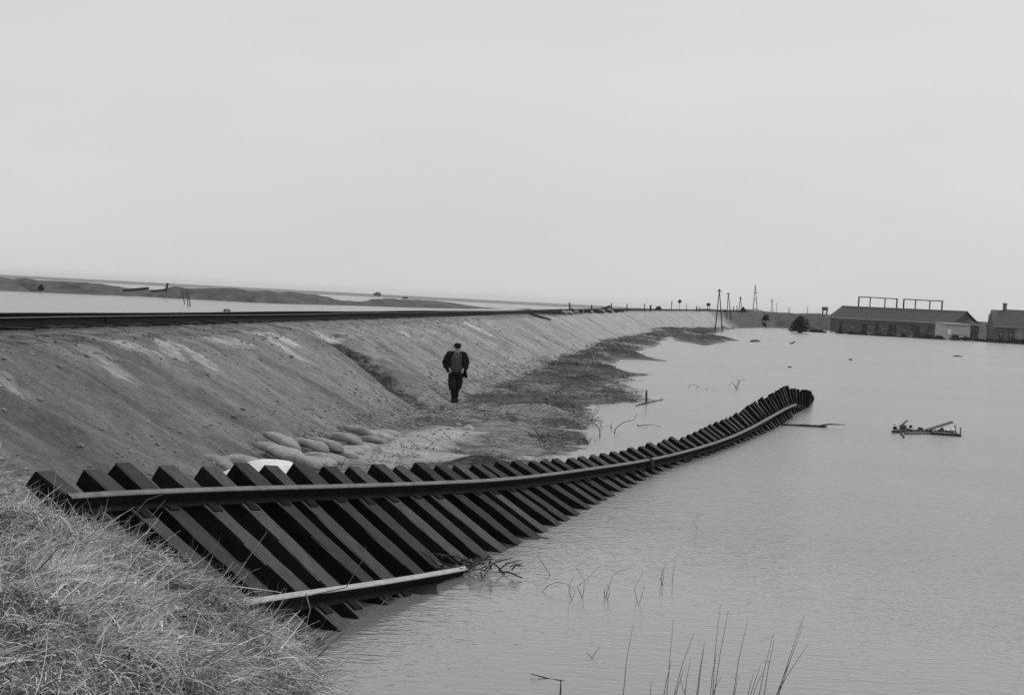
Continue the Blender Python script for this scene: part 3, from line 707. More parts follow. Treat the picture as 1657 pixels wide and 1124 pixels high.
# ---- white sheet heaped over something beside the bags
c0_ = W(430, 803, .08); c0_.z = gz1(c0_.x, c0_.y) - .04
nA, nR = 48, 16; v, f = [], []
for i in range(nR + 1):
    t = i / nR
    for j in range(nA):
        a = 2 * math.pi * j / nA
        rr = t * (0.80 + .07 * math.sin(3 * a + 1) + .05 * math.sin(7 * a)) * (1 + .05 * math.sin(11 * a) * t)
        zz = .47 * (1 - t ** 1.9) ** 1.0 + .05 * math.sin(5 * a + 6 * t) * t + .02 * math.sin(13 * a + 3) * t * (1 if t < .95 else 1)
        v.append((rr * math.cos(a) * 1.25 + .10 * (1 - t), rr * math.sin(a) * .8, zz))
for i in range(nR):
    for j in range(nA): f.append([i * nA + j, i * nA + (j + 1) % nA, (i + 1) * nA + (j + 1) % nA, (i + 1) * nA + j])
o = mesh('white_sheet', v, f, MT['white'], smooth=True); o.location = c0_; tag(o, 'bright white canvas sheet heaped beside the sandbags behind the sleepers', 'sheet')
sm = o.modifiers.new('t', 'SOLIDIFY'); sm.thickness = .012

# ---- clods and stones on the mud (uncountable)
def blob(rr, r, sq=.7):
    bm = bmesh.new(); bmesh.ops.create_icosphere(bm, subdivisions=1, radius=1)
    v = [Vector((p.co.x * r * rr.uniform(.7, 1.3), p.co.y * r * rr.uniform(.7, 1.3), p.co.z * r * sq * rr.uniform(.6, 1.2))) for p in bm.verts]
    f = [[q.index for q in g.verts] for g in bm.faces]; bm.free(); return v, f
mb = MB(); rr = random.Random(5); spots = []
for _ in range(300):
    p = W(rr.uniform(540, 760), rr.gauss(690, 22), .1); spots.append((p.x, p.y, .012 + .05 * rr.random() ** 3))
for _ in range(160):
    p = W(rr.uniform(600, 680), rr.gauss(740, 10), .1); spots.append((p.x, p.y, rr.uniform(.015, .035)))
for _ in range(420):
    s_, l_ = rr.uniform(20, 70), 7.0 + rr.gauss(0, .45); a, b = sl2xy(s_, l_); spots.append((float(a), float(b), .012 + .05 * rr.random() ** 3))
for _ in range(3200):
    s_ = 15 + 60 * rr.random() ** 1.4; l_ = rr.choice((rr.gauss(9.9, .5), rr.uniform(6.6, 10.3), rr.gauss(7.0, .5))); a, b = sl2xy(s_, l_); spots.append((float(a), float(b), .012 + .055 * rr.random() ** 4))
sp = np.array(spots); zz = gz(sp[:, 0], sp[:, 1])
for (a, b, r_), z_ in zip(spots, zz):
    v, f = blob(rr, r_); mb.add([p + Vector((a, b, z_)) for p in v], f)
o = mb.build('clods', MT['clod'], smooth=False); tag(o, 'scattered dark clay clods and stones along the foot of the bank', 'clods', kind='stuff')
for k, (px, py, r_, lb) in enumerate([(757, 697, .15, 'dark clod on pale sand near the walking man'), (742, 690, .10, 'small dark clod on wet sand, left of the larger clod'), (616, 737, .07, 'lone dark lump on pale sand beside the sandbags'), (885, 645, .13, 'dark clod in the weeds on the mud flat right of the man')]):
    p = W(px, py, .1); p.z = gz1(p.x, p.y); v, f = blob(rr, r_, .8)
    o = mesh('clay_clod', v, f, MT['clod']); o.location = p; tag(o, lb, 'clod')

# ---- strands: grass, weeds
def strands_mesh(name, root, direc, length, width, tone, droop, mat, seg=4, lift=None):
    n = len(root); rg = np.random.default_rng(len(name) + n)
    t = np.linspace(0, 1, seg + 1)
    side = np.cross(direc, rg.normal(size=(n, 3))); side /= np.linalg.norm(side, axis=1)[:, None] + 1e-9
    curl = np.cross(direc, side)
    cw = rg.normal(0, .5, n)
    P = root[:, None, :] + direc[:, None, :] * (length[:, None] * t)[..., None] + curl[:, None, :] * ((cw * length)[:, None] * (t ** 2))[..., None]
    P[..., 2] -= (droop * length)[:, None] * t ** 2
    wv = (width[:, None] * (1 - .75 * t))[..., None] * side[:, None, :] * .5
    V = np.stack([P - wv, P + wv], 2).reshape(-1, 3)
    b = (np.arange(n) * (seg + 1) * 2)[:, None] + (np.arange(seg) * 2)[None, :]
    Fq = np.stack([b, b + 1, b + 3, b + 2], -1).reshape(-1, 4)
    tn = np.repeat(tone, (seg + 1) * 2)
    return mesh(name, V, Fq, mat, attrs={'tone': tn})
def unit(a): return a / (np.linalg.norm(a, axis=1)[:, None] + 1e-9)
N0 = 190000
gx_ = RNG.uniform(-7.2, .2, N0); gy_ = RNG.uniform(4.2, 13.6, N0)
bz, ov = bank_z(gx_, gy_)
clump = fbm(gx_ / .45, gy_ / .45, 101, 3)
keep = (ov < .12) & (bz > .02) & (RNG.uniform(0, 1, N0) < np.clip(.44 + 4.0 * clump, .02, 1))
gx_, gy_, bz, ov, clump = gx_[keep], gy_[keep], bz[keep], ov[keep], clump[keep]
n = len(gx_)
ang = R(-35) + 2.2 * fbm(gx_ / .9, gy_ / .9, 111, 2) * 2 + RNG.normal(0, 1.1, n)
el = np.abs(RNG.normal(.22, .38, n))
dv = np.stack([np.cos(ang) * np.cos(el), np.sin(ang) * np.cos(el), np.sin(el)], 1)
ln = RNG.uniform(.08, .34, n) * (1 + .7 * np.clip(clump, 0, 1))
dist = np.hypot(gx_, gy_)
tone = np.clip(.36 + 1.7 * clump + RNG.normal(0, .28, n), 0, 1)
o = strands_mesh('dry_grass', np.stack([gx_, gy_, bz - .01 + RNG.uniform(0, .07, n)], 1), dv, ln, np.where(RNG.uniform(0, 1, n) < .12, RNG.uniform(.009, .016, n), RNG.uniform(.0035, .008, n)), tone, np.clip(RNG.normal(.35, .25, n), 0, 1), MT['straw'])
tag(o, 'matted dry straw-coloured grass covering the near bank', 'grass', kind='stuff')
print('grass blades', n)
# short curled dead blades on top of the mat
N4 = 60000
gx_ = RNG.uniform(-6.5, .2, N4); gy_ = RNG.uniform(4.6, 12.6, N4); bz, ov = bank_z(gx_, gy_)
cl2 = fbm(gx_ / .3, gy_ / .3, 151, 3); keep = (ov < .1) & (bz > .05) & (RNG.uniform(0, 1, N4) < np.clip(.35 + 3 * cl2, 0, 1))
gx_, gy_, bz = gx_[keep], gy_[keep], bz[keep]; n = len(gx_); an_ = RNG.uniform(0, 6.28, n); el = RNG.normal(.5, .5, n)
dv = np.stack([np.cos(an_) * np.cos(el), np.sin(an_) * np.cos(el), np.sin(el)], 1)
o = strands_mesh('curled_grass', np.stack([gx_, gy_, bz + RNG.uniform(.03, .12, n)], 1), dv, RNG.uniform(.05, .20, n), RNG.uniform(.003, .006, n), np.clip(RNG.normal(.65, .25, n), 0, 1), RNG.normal(.7, .6, n), MT['straw'], 5)
tag(o, 'short curled dead blades tangled over the near grass', 'grass', kind='stuff')
# weeds matted on the mud flat
N1 = 120000
p1 = np.stack([RNG.uniform(-6, 12, N1), RNG.uniform(23, 75, N1)], 1)
d1 = sdf(p1[:, 0], p1[:, 1]); s1, l1 = xy2sl(p1[:, 0], p1[:, 1])
vm = .5 + 2.4 * fbm(p1[:, 0] / 1.3, p1[:, 1] / 2.2, 121, 3)
sandy = np.zeros(N1)
for (px, py, r_) in [(600, 742, 1.0), (650, 725, 1.0), (700, 712, 1.0), (735, 700, .9), (690, 745, .8), (650, 752, .7)]:
    c = W(px, py, .1); sandy = np.maximum(sandy, np.hypot(p1[:, 0] - c.x, (p1[:, 1] - c.y) / 1.6) < r_)
keep = (d1 > -.05) & (l1 < 6.9) & (RNG.uniform(0, 1, N1) < np.clip(vm, .03, 1)) & (sandy < .5)
p1 = p1[keep]; n = len(p1); z1 = gz(p1[:, 0], p1[:, 1])
ang = R(-10) + RNG.normal(0, .9, n); el = np.abs(RNG.normal(.12, .28, n))
dv = np.stack([np.cos(ang) * np.cos(el), np.sin(ang) * np.cos(el), np.sin(el)], 1)
o = strands_mesh('flattened_weeds', np.stack([p1[:, 0], p1[:, 1], z1], 1), dv, RNG.uniform(.05, .22, n), RNG.uniform(.005, .011, n), np.clip(RNG.normal(.42, .34, n), 0, 1), np.full(n, .25), MT['weed'], 3)
tag(o, 'dark flattened weeds and flotsam matted on the mud flat', 'weeds', kind='stuff')
# upright dark tufts along the edge of the mud
N5 = 110000
p1 = np.stack([RNG.uniform(-6, 14, N5), RNG.uniform(24, 80, N5)], 1); d1 = sdf(p1[:, 0], p1[:, 1]); s1, l1 = xy2sl(p1[:, 0], p1[:, 1])
cl3 = fbm(p1[:, 0] / .8, p1[:, 1] / 1.1, 161, 3)
keep = (d1 > -.55) & (l1 < 7.0) & (RNG.uniform(0, 1, N5) < np.clip(-.15 + 4.5 * cl3, 0, 1) * (np.exp(-((d1 - .6) / 1.6) ** 2) + .30))
p1 = p1[keep]; n = len(p1); z1 = gz(p1[:, 0], p1[:, 1])
dv = unit(np.stack([RNG.normal(0, .8, n), RNG.normal(0, .8, n), np.abs(RNG.normal(.7, .4, n))], 1))
o = strands_mesh('mud_tufts', np.stack([p1[:, 0], p1[:, 1], z1 - .01], 1), dv, RNG.uniform(.08, .34, n), RNG.uniform(.008, .018, n), np.clip(RNG.normal(.25, .25, n), 0, 1), np.full(n, .35), MT['weed'], 3)
tag(o, 'clumps of dark grass tufts along the edge of the mud flat', 'grass', kind='stuff')
# coarser flotsam and rank grass on the far mud spits
N3 = 150000
p1 = np.stack([RNG.uniform(-2, 36, N3), RNG.uniform(70, 230, N3)], 1)
d1 = sdf(p1[:, 0], p1[:, 1]); s1, l1 = xy2sl(p1[:, 0], p1[:, 1])
keep = (d1 > 0.1) & (l1 < 6.6) & (RNG.uniform(0, 1, N3) < np.clip(.55 + 3 * fbm(p1[:, 0] / 2.2, p1[:, 1] / 5, 141, 3), 0.05, 1))
p1 = p1[keep]; n = len(p1); z1 = gz(p1[:, 0], p1[:, 1])
dv = unit(np.stack([RNG.normal(0, 1, n), RNG.normal(0, .6, n), np.abs(RNG.normal(.3, .5, n))], 1))
o = strands_mesh('rank_grass', np.stack([p1[:, 0], p1[:, 1], z1], 1), dv, RNG.uniform(.08, .32, n), RNG.uniform(.012, .035, n), np.clip(RNG.normal(.25, .25, n), 0, 1), np.full(n, .3), MT['weed'], 2)
tag(o, 'dark rank grass on the far mud spits', 'grass', kind='stuff')
# tufts on the left-hand shoulder of the line and along the crest
N2 = 9000
s2 = RNG.uniform(12, 140, N2); l2 = np.where(RNG.uniform(0, 1, N2) < .75, RNG.uniform(15.0, 16.0, N2), RNG.uniform(10.2, 11.2, N2))
tuf = fbm(s2 / 1.5, l2 / 3, 131, 2); k2 = RNG.uniform(0, 1, N2) < np.clip(.2 + 3 * tuf, 0, 1); s2, l2 = s2[k2], l2[k2]
x2, y2 = sl2xy(s2, l2); z2 = embank(s2, l2)[2]; n = len(s2)
dv = unit(np.stack([RNG.normal(0, .7, n), RNG.normal(0, .7, n), np.abs(RNG.normal(.6, .3, n))], 1))
o = strands_mesh('shoulder_tufts', np.stack([x2, y2, z2], 1), dv, RNG.uniform(.05, .22, n) * np.where(l2 > 14, 1.3, .6), np.full(n, .02), np.clip(RNG.normal(.3, .2, n), 0, 1), np.full(n, .2), MT['weed'], 3)
tag(o, 'low grass tufts along the shoulders of the railway', 'grass', kind='stuff')

# ---- single long stalks standing out of the near grass (each one a thing)
def stalk(name, pts, r0, mat, label, cat, group=None, n=5):
    mb = MB(); pts = [Vector(p) for p in pts]; k = len(pts)
    mb.tube(pts, [r0 * (1 - .75 * i / (k - 1)) for i in range(k)], n)
    o = mb.build(name, mat, None, True, origin=pts[0]); tag(o, label, cat, group); return o
for k, (px, lb) in enumerate([
        ([(362, 952, 11.6), (400, 905, 11.7), (432, 860, 11.8)], 'long pale grass stalk leaning across the dark sleepers'),
        ([(370, 948, 11.6), (395, 930, 11.6), (422, 918, 11.6)], 'short pale stalk beside the long stalk over the sleepers'),
        ([(505, 962, 11.9), (560, 950, 11.9), (590, 900, 11.9), (592, 885, 11.9)], 'thin stalk curving up above the lower rail'),
        ([(515, 1060, 11.0), (570, 1010, 11.2), (610, 985, 11.4), (628, 966, 11.5)], 'long stalk bending over the dark water below the rail'),
        ([(500, 1050, 11.0), (545, 1020, 11.1), (590, 995, 11.2)], 'stalk lying beside the longer one over the dark water'),
        ([(495, 960, 11.7), (502, 985, 11.6), (496, 1010, 11.5), (492, 1035, 11.4)], 'stalk hanging down from the end of the lower rail'),
        ([(165, 875, 11.5), (205, 845, 11.4), (238, 808, 11.4), (262, 800, 11.4)], 'pale blade bent over the upper rail near its left end'),
        ([(180, 880, 11.5), (215, 862, 11.4), (245, 835, 11.4), (268, 808, 11.4)], 'lower pale blade crossing the upper rail near its left end'),
        ([(60, 925, 8.5), (95, 885, 8.6), (112, 872, 8.6)], 'pale stalk sticking out of the grass at far left'),
        ([(172, 1000, 9.0), (171, 960, 9.1), (173, 940, 9.1)], 'upright pale stalk in the middle of the near grass'),
        ([(330, 905, 11.4), (352, 880, 11.5), (358, 862, 11.5)], 'short pale stalk against the second dark sleeper')]):
    stalk('grass_stalk', [D(*q) for q in px], .006, MT['greywood'], lb, 'grass stalk', 'long stalks in the near grass')

# ---- reeds and stems standing in the flood
def c8(a, b): return (800 + a / 2.762, 760 + b / 2.762)
def water_stems(name, label, cat, group, stems, r0, mat, part='stalk', sub=.12):
    """stems: lists of photo points; the first one stands in the water"""
    p0 = W(*stems[0][0]); root = empty(name, p0); tag(root, label, cat, group)
    for st in stems:
        b = W(*st[0]); pts = [Vector((b.x, b.y + .0, -sub))] + [b] + [D(q[0], q[1], b.y + .04 * (i + 1)) for i, q in enumerate(st[1:])]
        # smooth the stem
        fine = []
        for i in range(len(pts) - 1):
            for t in (0, .5): fine.append(pts[i].lerp(pts[i + 1], t))
        fine.append(pts[-1]); mb = MB(); k = len(fine)
        mb.tube([q - p0 for q in fine], [r0 * (1 - .7 * i / (k - 1)) for i in range(k)], 5); mb.build(part, mat, root, True)
    return root
def rd(a, b, c, d):                                 # a reed: base pixel (crop), tip pixel
    B, T = c8(a, b + 30), c8(c, d); mid = ((B[0] * .5 + T[0] * .5) + random.uniform(-1.5, 1.5) - .012 * (T[1] - B[1]) * -1, (B[1] + T[1]) / 2)
    return [B, mid, T]
REEDS = [('single thin reed standing alone at the left of the reed line', [rd(575, 990, 620, 690)]),
         ('two thin reeds rising together, second clump from the left', [rd(770, 990, 800, 670), rd(755, 990, 790, 860), rd(700, 990, 702, 945)]),
         ('low tangle of short bent reeds left of centre', [rd(800, 990, 890, 730), rd(850, 990, 877, 840), rd(805, 990, 845, 890), rd(860, 990, 830, 920)]),
         ('pair of short reeds meeting in a narrow point', [rd(902, 990, 940, 765), rd(908, 990, 935, 800)]),
         ('tall close reeds in the middle of the reed line', [rd(975, 990, 1010, 600), rd(980, 990, 1045, 630), rd(965, 985, 995, 810), rd(970, 990, 1015, 920)]),
         ('single dark reed leaning right beside the tall close reeds', [rd(1065, 990, 1135, 660), rd(1070, 990, 1090, 910)]),
         ('reeds with a short low fan at their base, right of centre', [rd(1140, 990, 1190, 870), rd(1130, 990, 1165, 890), rd(1180, 990, 1245, 735), rd(1205, 980, 1250, 760), rd(1150, 990, 1200, 900)]),
         ('rightmost clump of long reeds leaning to the right', [rd(1260, 990, 1385, 645), rd(1265, 990, 1380, 690), rd(1250, 990, 1400, 780), rd(1255, 990, 1330, 830)])]
for lb, st in REEDS: water_stems('reed_clump', lb, 'reeds', 'reeds in the near flood', st, .0045, MT['reed'])
def P8(*pts): return [c8(*q) for q in pts]
STEMS = [('forked bent stem with its mirror image in calm water', [P8((395, 565), (405, 495), (475, 425)), P8((392, 570), (370, 520), (405, 495), (360, 430)), P8((392, 570), (440, 600), (430, 610))]),
         ('slender bent stem leaning right above the middle reeds', [P8((640, 590), (625, 535), (665, 450)), P8((645, 600), (660, 560), (670, 515))]),
         ('lone hooked stem in open water beside the tipped track', [P8((908, 265), (893, 235), (915, 195))]),
         ('small arrow-shaped stem near the bottom edge', [P8((437, 840), (455, 810), (470, 790)), P8((437, 842), (415, 815))]),
         ('thin upright stem right of the dark scribble of weed', [P8((795, 500), (800, 455), (810, 410))]),
         ('short dark weed stem leaning beside the thin upright one', [P8((748, 510), (745, 475), (765, 420)), P8((750, 512), (756, 470), (750, 440)), P8((752, 512), (742, 490), (748, 455))]),
         ('looped stem arching over the water at left', [P8((215, 545), (240, 515), (280, 500), (330, 510), (350, 560))]),
         ('thin stem leaning left near the flotsam on the rail', [P8((250, 470), (215, 415), (190, 380), (215, 365))]),
         ('dark tuft of drowned weed with an arching stem', [P8((500, 560), (512, 520), (530, 470), (575, 445)), P8((495, 575), (492, 540), (510, 510)), P8((505, 580), (515, 545), (512, 515)), P8((500, 565), (488, 548), (496, 530))]),
         ('oval looped stem beside the forked stem', [P8((345, 580), (332, 540), (340, 500), (355, 480)), P8((345, 580), (360, 550), (350, 520))])]
for lb, st in STEMS: water_stems('bent_reed', lb, 'reed', 'bent stems in the calm near water', st, .0045, MT['twig'], 'stem')
water_stems('sunken_twig', 'dark stub with thin twigs breaking the surface at the bottom edge', 'twig', None, [P8((295, 1000), (297, 935)), P8((297, 940), (255, 935), (165, 910)), P8((300, 940), (345, 945), (400, 985))], .012, MT['twig'], 'twig')
def cD(a, b): return (900 + a / 6.6125, 660 + b / 6.6125)
def PD(*pts): return [cD(*q) for q in pts]
for lb, st in [('upright dark stem with a twig bowed to the left, off the mud point', [PD((465, 305), (468, 250), (472, 208)), PD((470, 300), (465, 230), (430, 180), (375, 150))]),
               ('short stub of stem between the bowed twigs', [PD((590, 215), (592, 150)), PD((590, 214), (570, 180))]),
               ('long thin branch arching out of the shallow water', [PD((620, 260), (640, 215), (720, 150), (830, 128), (862, 60)), PD((630, 262), (625, 230)), PD((830, 170), (700, 200), (640, 240))]),
               ('thin branch lying to the right over the shallow water', [PD((865, 190), (930, 182), (1030, 178), (1150, 207)), PD((870, 185), (862, 165))])]:
    water_stems('drowned_branch', lb, 'branch', 'twigs in the shallows', st, .014, MT['twig'], 'twig')
def cE(a, b): return (1100 + a / 6.6125, 600 + b / 6.6125)
def PE(*pts): return [cE(*q) for q in pts]
for lb, st in [('curved twigs breaking the surface behind the tipped track', [PE((610, 195), (560, 115), (515, 165)), PE((600, 170), (640, 100), (715, 100)), PE((610, 195), (640, 120), (600, 80))]),
               ('faint scribble of drowned twigs left of the curved twigs', [PE((90, 185), (110, 150), (180, 145)), PE((180, 190), (200, 160), (165, 150)), PE((280, 195), (300, 180)), PE((345, 215), (355, 205))])]:
    water_stems('drowned_brush', lb, 'brush', 'twigs in the shallows', st, .018, MT['twig'], 'twig')
# flotsam caught on the lower rail where it meets the water
fl = Vector((LOWEND.x, LOWEND.y, 0)); root = empty('flotsam_tangle', fl); tag(root, 'tangle of twigs and weed caught on the lower rail at the waterline', 'flotsam')
rr = random.Random(44)
for k in range(60):
    a = rr.uniform(0, 2 * math.pi); L = rr.uniform(.12, .45); mb = MB()
    c = Vector((rr.gauss(.05, .32), rr.gauss(0, .16) + .10, rr.uniform(.0, .14)))
    d = Vector((math.cos(a), math.sin(a) * .4, rr.uniform(-.1, .55)))
    mb.tube([c - d * L * .4, c + Vector((0, 0, .04)), c + d * L * .6], [.008, .010, .003], 5); mb.build('twig', MT['twig'] if k % 3 else MT['greywood'], root, True)

# ---- floating branch, drifting debris
def wlog(name, a, b, r0, mat, label, cat, z=.0, tw=()):
    pa, pb = W(*a), W(*b); pa.z = pb.z = z; root = empty(name, (pa + pb) / 2); tag(root, label, cat, None); c = (pa + pb) / 2
    mb = MB(); pts = [pa.lerp(pb, t) + Vector((0, random.uniform(-.03, .03), random.uniform(-.01, .02))) for t in np.linspace(0, 1, 7)]
    mb.tube([p - c for p in pts], [r0 * k for k in (.6, 1, 1.1, 1, .95, .8, .5)], 7); mb.build('stem', mat, root, True)
    for st in tw:
        mb = MB(); q = [D(x_, y_, c.y) for x_, y_ in st]; mb.tube([p - c for p in q], [r0 * .6, r0 * .5, r0 * .2][:len(q)] if len(q) < 4 else r0 * .4, 5); mb.build('fork', mat, root, True)
    return root
wlog('floating_branch', (1264, 688), (1338, 691), .045, MT['darkwood'], 'forked dark branch floating beside the far end of the tipped track', 'branch', .01, [[(1322, 690), (1340, 686), (1368, 687)], [(1325, 691), (1340, 694), (1354, 696)]])
wlog('floating_log', (1215, 553), (1229, 552.5), .22, MT['darkwood'], 'dark log adrift near the mud spit below the telegraph poles', 'log')
wlog('floating_stick', (1279, 556.5), (1284, 555), .12, MT['darkwood'], 'small upturned stick adrift between the log and the farm', 'stick', .02, [[(1282, 555), (1285, 553.5), (1288, 552)]])
wlog('floating_log', (1543, 576.5), (1557, 577), .10, MT['darkwood'], 'thin log adrift in front of the white shed', 'log')
wlog('floating_stick', (1374, 582), (1379, 582.5), .09, MT['darkwood'], 'tiny dark stick adrift in the open middle of the flood', 'stick')
wlog('floating_stick', (1275, 594), (1282, 594.5), .06, MT['darkwood'], 'tiny flat stick adrift behind the end of the tipped track', 'stick')
wlog('stranded_log', (1028, 656.5), (1072, 646.5), .04, MT['darkwood'], 'thin pole lying in the shallows by the short post', 'log')
rc = W(1500, 699)
def cR(a, b): return (1400 + a / 8.285, 660 + b / 8.285)
def piece(name, a, b, w_, h_, mat, label, za=.03, zb=.03, cat='plank', grp='drift heap afloat on the right'):
    pa, pb = W(*cR(*a)), W(*cR(*b)); pa.z, pb.z = za, zb; mb = MB(); mb.bar(pa, pb, w_, h_)
    o = mb.build(name, mat, None, False, origin=(pa + pb) / 2); tag(o, label, cat, grp); return o
piece('drift_plank', (380, 330), (640, 310), .12, .06, MT['darkwood'], 'dark plank at the left end of the floating drift heap')
piece('drift_plank', (540, 350), (870, 345), .10, .05, MT['greywood'], 'pale grey plank along the water edge of the drift heap')
piece('drift_plank', (690, 320), (880, 318), .14, .07, MT['darkwood'], 'dark plank in the middle of the drift heap')
piece('drift_plank', (880, 350), (1270, 378), .12, .07, MT['darkwood'], 'long dark plank at the right end of the drift heap')
piece('drift_plank', (930, 325), (1180, 355), .10, .05, MT['darkwood'], 'dark plank behind the white tins of the drift heap', .05, .07)
for k, (a, b, c, d, mt, lb) in enumerate([((420, 305), (560, 240), .05, .16, 'darkwood', 'dark stick poking up at the left of the drift heap'), ((470, 330), (520, 400), .03, .02, 'darkwood', 'thin stick trailing below the left lumps of the drift heap'), ((560, 300), (680, 330), .06, .04, 'greywood', 'pale stick crossing the left planks of the drift heap'), ((700, 345), (830, 330), .04, .08, 'darkwood', 'thin dark stick under the slanting board'), ((900, 300), (1010, 335), .10, .05, 'darkwood', 'dark stick right of the slanting board'), ((1060, 340), (1200, 330), .06, .10, 'greywood', 'pale stick between the two white floats'), ((1200, 300), (1215, 350), .14, .04, 'darkwood', 'short upright stick near the right end of the drift heap'), ((1275, 320), (1280, 385), .12, .02, 'darkwood', 'upright stub at the right tip of the drift heap')]):
    piece('drift_stick', a, b, .035, .035, MT[mt], lb, c, d, 'stick')
a_, b_ = D(*cR(830, 290), rc.y), D(*cR(1165, 185), rc.y + .25)
mb = MB(); mb.bar(a_, b_, .12, .05); o = mb.build('drift_board', MT['greywood'], None, False, origin=(a_ + b_) / 2); tag(o, 'pale board sticking up at a slant from the drift heap', 'board', 'drift heap afloat on the right')
rr = random.Random(9)
for k, (a, b, r_, lb) in enumerate([(500, 300, .12, 'large dark root lump at the left of the drift heap'), (400, 265, .05, 'small dark lump at the far left tip of the drift heap'), (520, 250, .05, 'dark lump on top of the left part of the drift heap'), (610, 245, .04, 'small dark knob standing up from the drift heap'), (740, 280, .055, 'dark lump beside the foot of the slanting board'), (1030, 290, .05, 'dark lump between the white tins')]):
    p = D(*cR(a, b), rc.y + .1); v, f = blob(rr, r_ * 1.5, 1.0); o = mesh('drift_lump', v, f, MT['darkwood'], smooth=True); o.location = p; tag(o, lb, 'drift lump', 'drift heap afloat on the right')
for k, (a, b, r_, L, tl, lb) in enumerate([(395, 210, .028, .05, 0, 'white float at the left tip of the drift heap'), (445, 272, .030, .05, 40, 'white float among the left root lumps'), (662, 280, .024, .04, 10, 'small pale float in the middle of the drift heap'), (1110, 300, .035, .10, 80, 'pale lying tin behind the dark plank'), (1175, 292, .038, .09, 60, 'white tin standing on the right of the drift heap'), (1028, 347, .036, .06, 15, 'white float at the water edge, left of two'), (1175, 362, .034, .06, 20, 'white float at the water edge, right of two'), (955, 290, .025, .05, 70, 'dull pale tin beside the slanting board')]):
    p = D(*cR(a, b), rc.y - .05); mb = MB()
    r_ *= 1.35; L *= 1.3
    mb.loft([[(r_ * s_ * math.cos(t), r_ * s_ * math.sin(t), z_) for t in np.linspace(0, 2 * math.pi, 10, endpoint=False)] for z_, s_ in ((-L * .5, .8), (-L * .42, 1), (L * .3, 1), (L * .42, .7), (L * .5, .45))])
    o = mb.build('float_can', MT['whitepaint'], None, True); o.location = p; o.rotation_euler = (R(tl), R(tl * .4), k); tag(o, lb, 'can', 'drift heap afloat on the right')

# ---- posts
def post(px, y0, y1, depth, r0, label, name='post', mat='darkwood', lean=0, zb=None, cat='post', group=None, sq=True, down=.35):
    b = D(px, y1, depth); t = D(px + lean, y0, depth); base_ = b.copy()
    foot = b + (b - t).normalized() * down
    mb = MB()
    if sq: mb.bar(foot, t, r0 * 2, r0 * 2)
    else: mb.tube([foot, b, b.lerp(t, .5), t], [r0, r0, r0 * .95, r0 * .8], 7)
    o = mb.build(name, MT[mat], None, False, origin=base_); tag(o, label, cat, group); return o
p_ = W(1046, 651); post(1046, 631, 651, p_.y, .035, 'short dark post standing in the shallows off the mud flat', 'stake', group=None, sq=False, cat='post')
for k, (xb, yb, xt, yt, lb) in enumerate([(299, 492, 294, 467, 'leftmost of three leaning poles in the water beyond the line'), (304.5, 495, 301.5, 469, 'middle of three leaning poles in the water beyond the line'), (308, 495, 304.5, 472, 'rightmost of three leaning poles in the water beyond the line')]):
    p_ = W(xb, yb); post(xb, yt, yb, p_.y, .07, lb, 'mooring_pole', lean=xt - xb, sq=False, group='poles in the left-hand flood', cat='pole')
def crest_at(px, l=10.9):
    lo, hi = 15.0, 330.0
    for _ in range(40):
        m_ = (lo + hi) / 2; x_, y_ = sl2xy(m_, l); q = 828.5 + F * float(x_) / float(y_)
        q += ROLL * 76
        if q < px: lo = m_
        else: hi = m_
    x_, y_ = sl2xy(lo, l); s_ = np.array([lo]); return Vector((float(x_), float(y_), float(embank(s_, np.array([l]))[2][0])))
def crest_post(px, hpx, r0, label, lean=0, l=10.9, name='fence_post', group='posts along the embankment top', cat='post', mat='darkwood', minh=.3):
    b = crest_at(px, l); h_ = max(minh, hpx * b.y / F); t = b + Vector((lean * b.y / F, 0, h_)); mb = MB()
    mb.bar(b - Vector((0, 0, .3)), t, r0 * 2, r0 * 2); o = mb.build(name, MT[mat], None, False, origin=b); tag(o, label, cat, group); return o, b, t
for px, hp, r0, ln, lb in [(924, 18, .07, -2.5, 'tallest dark post, leaning left above the heap on the embankment top'), (915, 6, .05, 0, 'short post just left of the tall leaning post'), (910, 9, .06, -3, 'stubby leaning post at the left of the heap'), (957.5, 13, .06, 0, 'dark post standing in the heap, second tall one from the left'), (989.4, 15, .06, 0, 'slim post at the right end of the heap'), (1014.8, 13, .06, 0, 'single slim post just right of the heap'), (1043, 13, .06, 0, 'slim post on the embankment left of the thick stub'), (1053, 10, .12, 0, 'thick dark stub post on the skyline'), (1110.7, 13, .04, 0, 'thin post right of the round signal board'), (1127.5, 8, .10, 0, 'left of two short stubs before the telegraph poles'), (1131.5, 7, .08, 1, 'right of two short stubs before the telegraph poles')]:
    crest_post(px, hp, r0, lb, ln)
crest_post(1086, 18, .05, 'tall thin rod left of the round signal board', 1.0, name='rod', cat='rod')
o_, b_, t_ = crest_post(1099.4, 16, .035, '', name='signal_board_post', mat='greywood'); bpy.data.objects.remove(o_)
root = empty('signal_board', b_); tag(root, 'round dark signal board on a thin post on the skyline', 'signal')
mb = MB(); mb.bar((0, 0, -.3), t_ - b_, .06, .06); mb.build('pole', MT['greywood'], root)
mb = MB(); c_ = t_ - b_; mb.loft([[(c_.x + r_ * .30 * math.cos(t), y_, c_.z + r_ * .30 * math.sin(t)) for t in np.linspace(0, 2 * math.pi, 20, endpoint=False)] for y_, r_ in ((-.06, .9), (-.05, 1), (-.03, 1), (-.025, .9))]); mb.build('disc', MT['darkwood'], root)
root = empty('notice_board', crest_at(1144)); b_ = Vector(root.location); tag(root, 'dark square board on a leaning pole near the first telegraph pole', 'board')
k_ = b_.y / F
mb = MB(); mb.bar((0, 0, -.3), (1.5 * k_, 0, 12 * k_), .10, .10); mb.build('pole', MT['darkwood'], root)
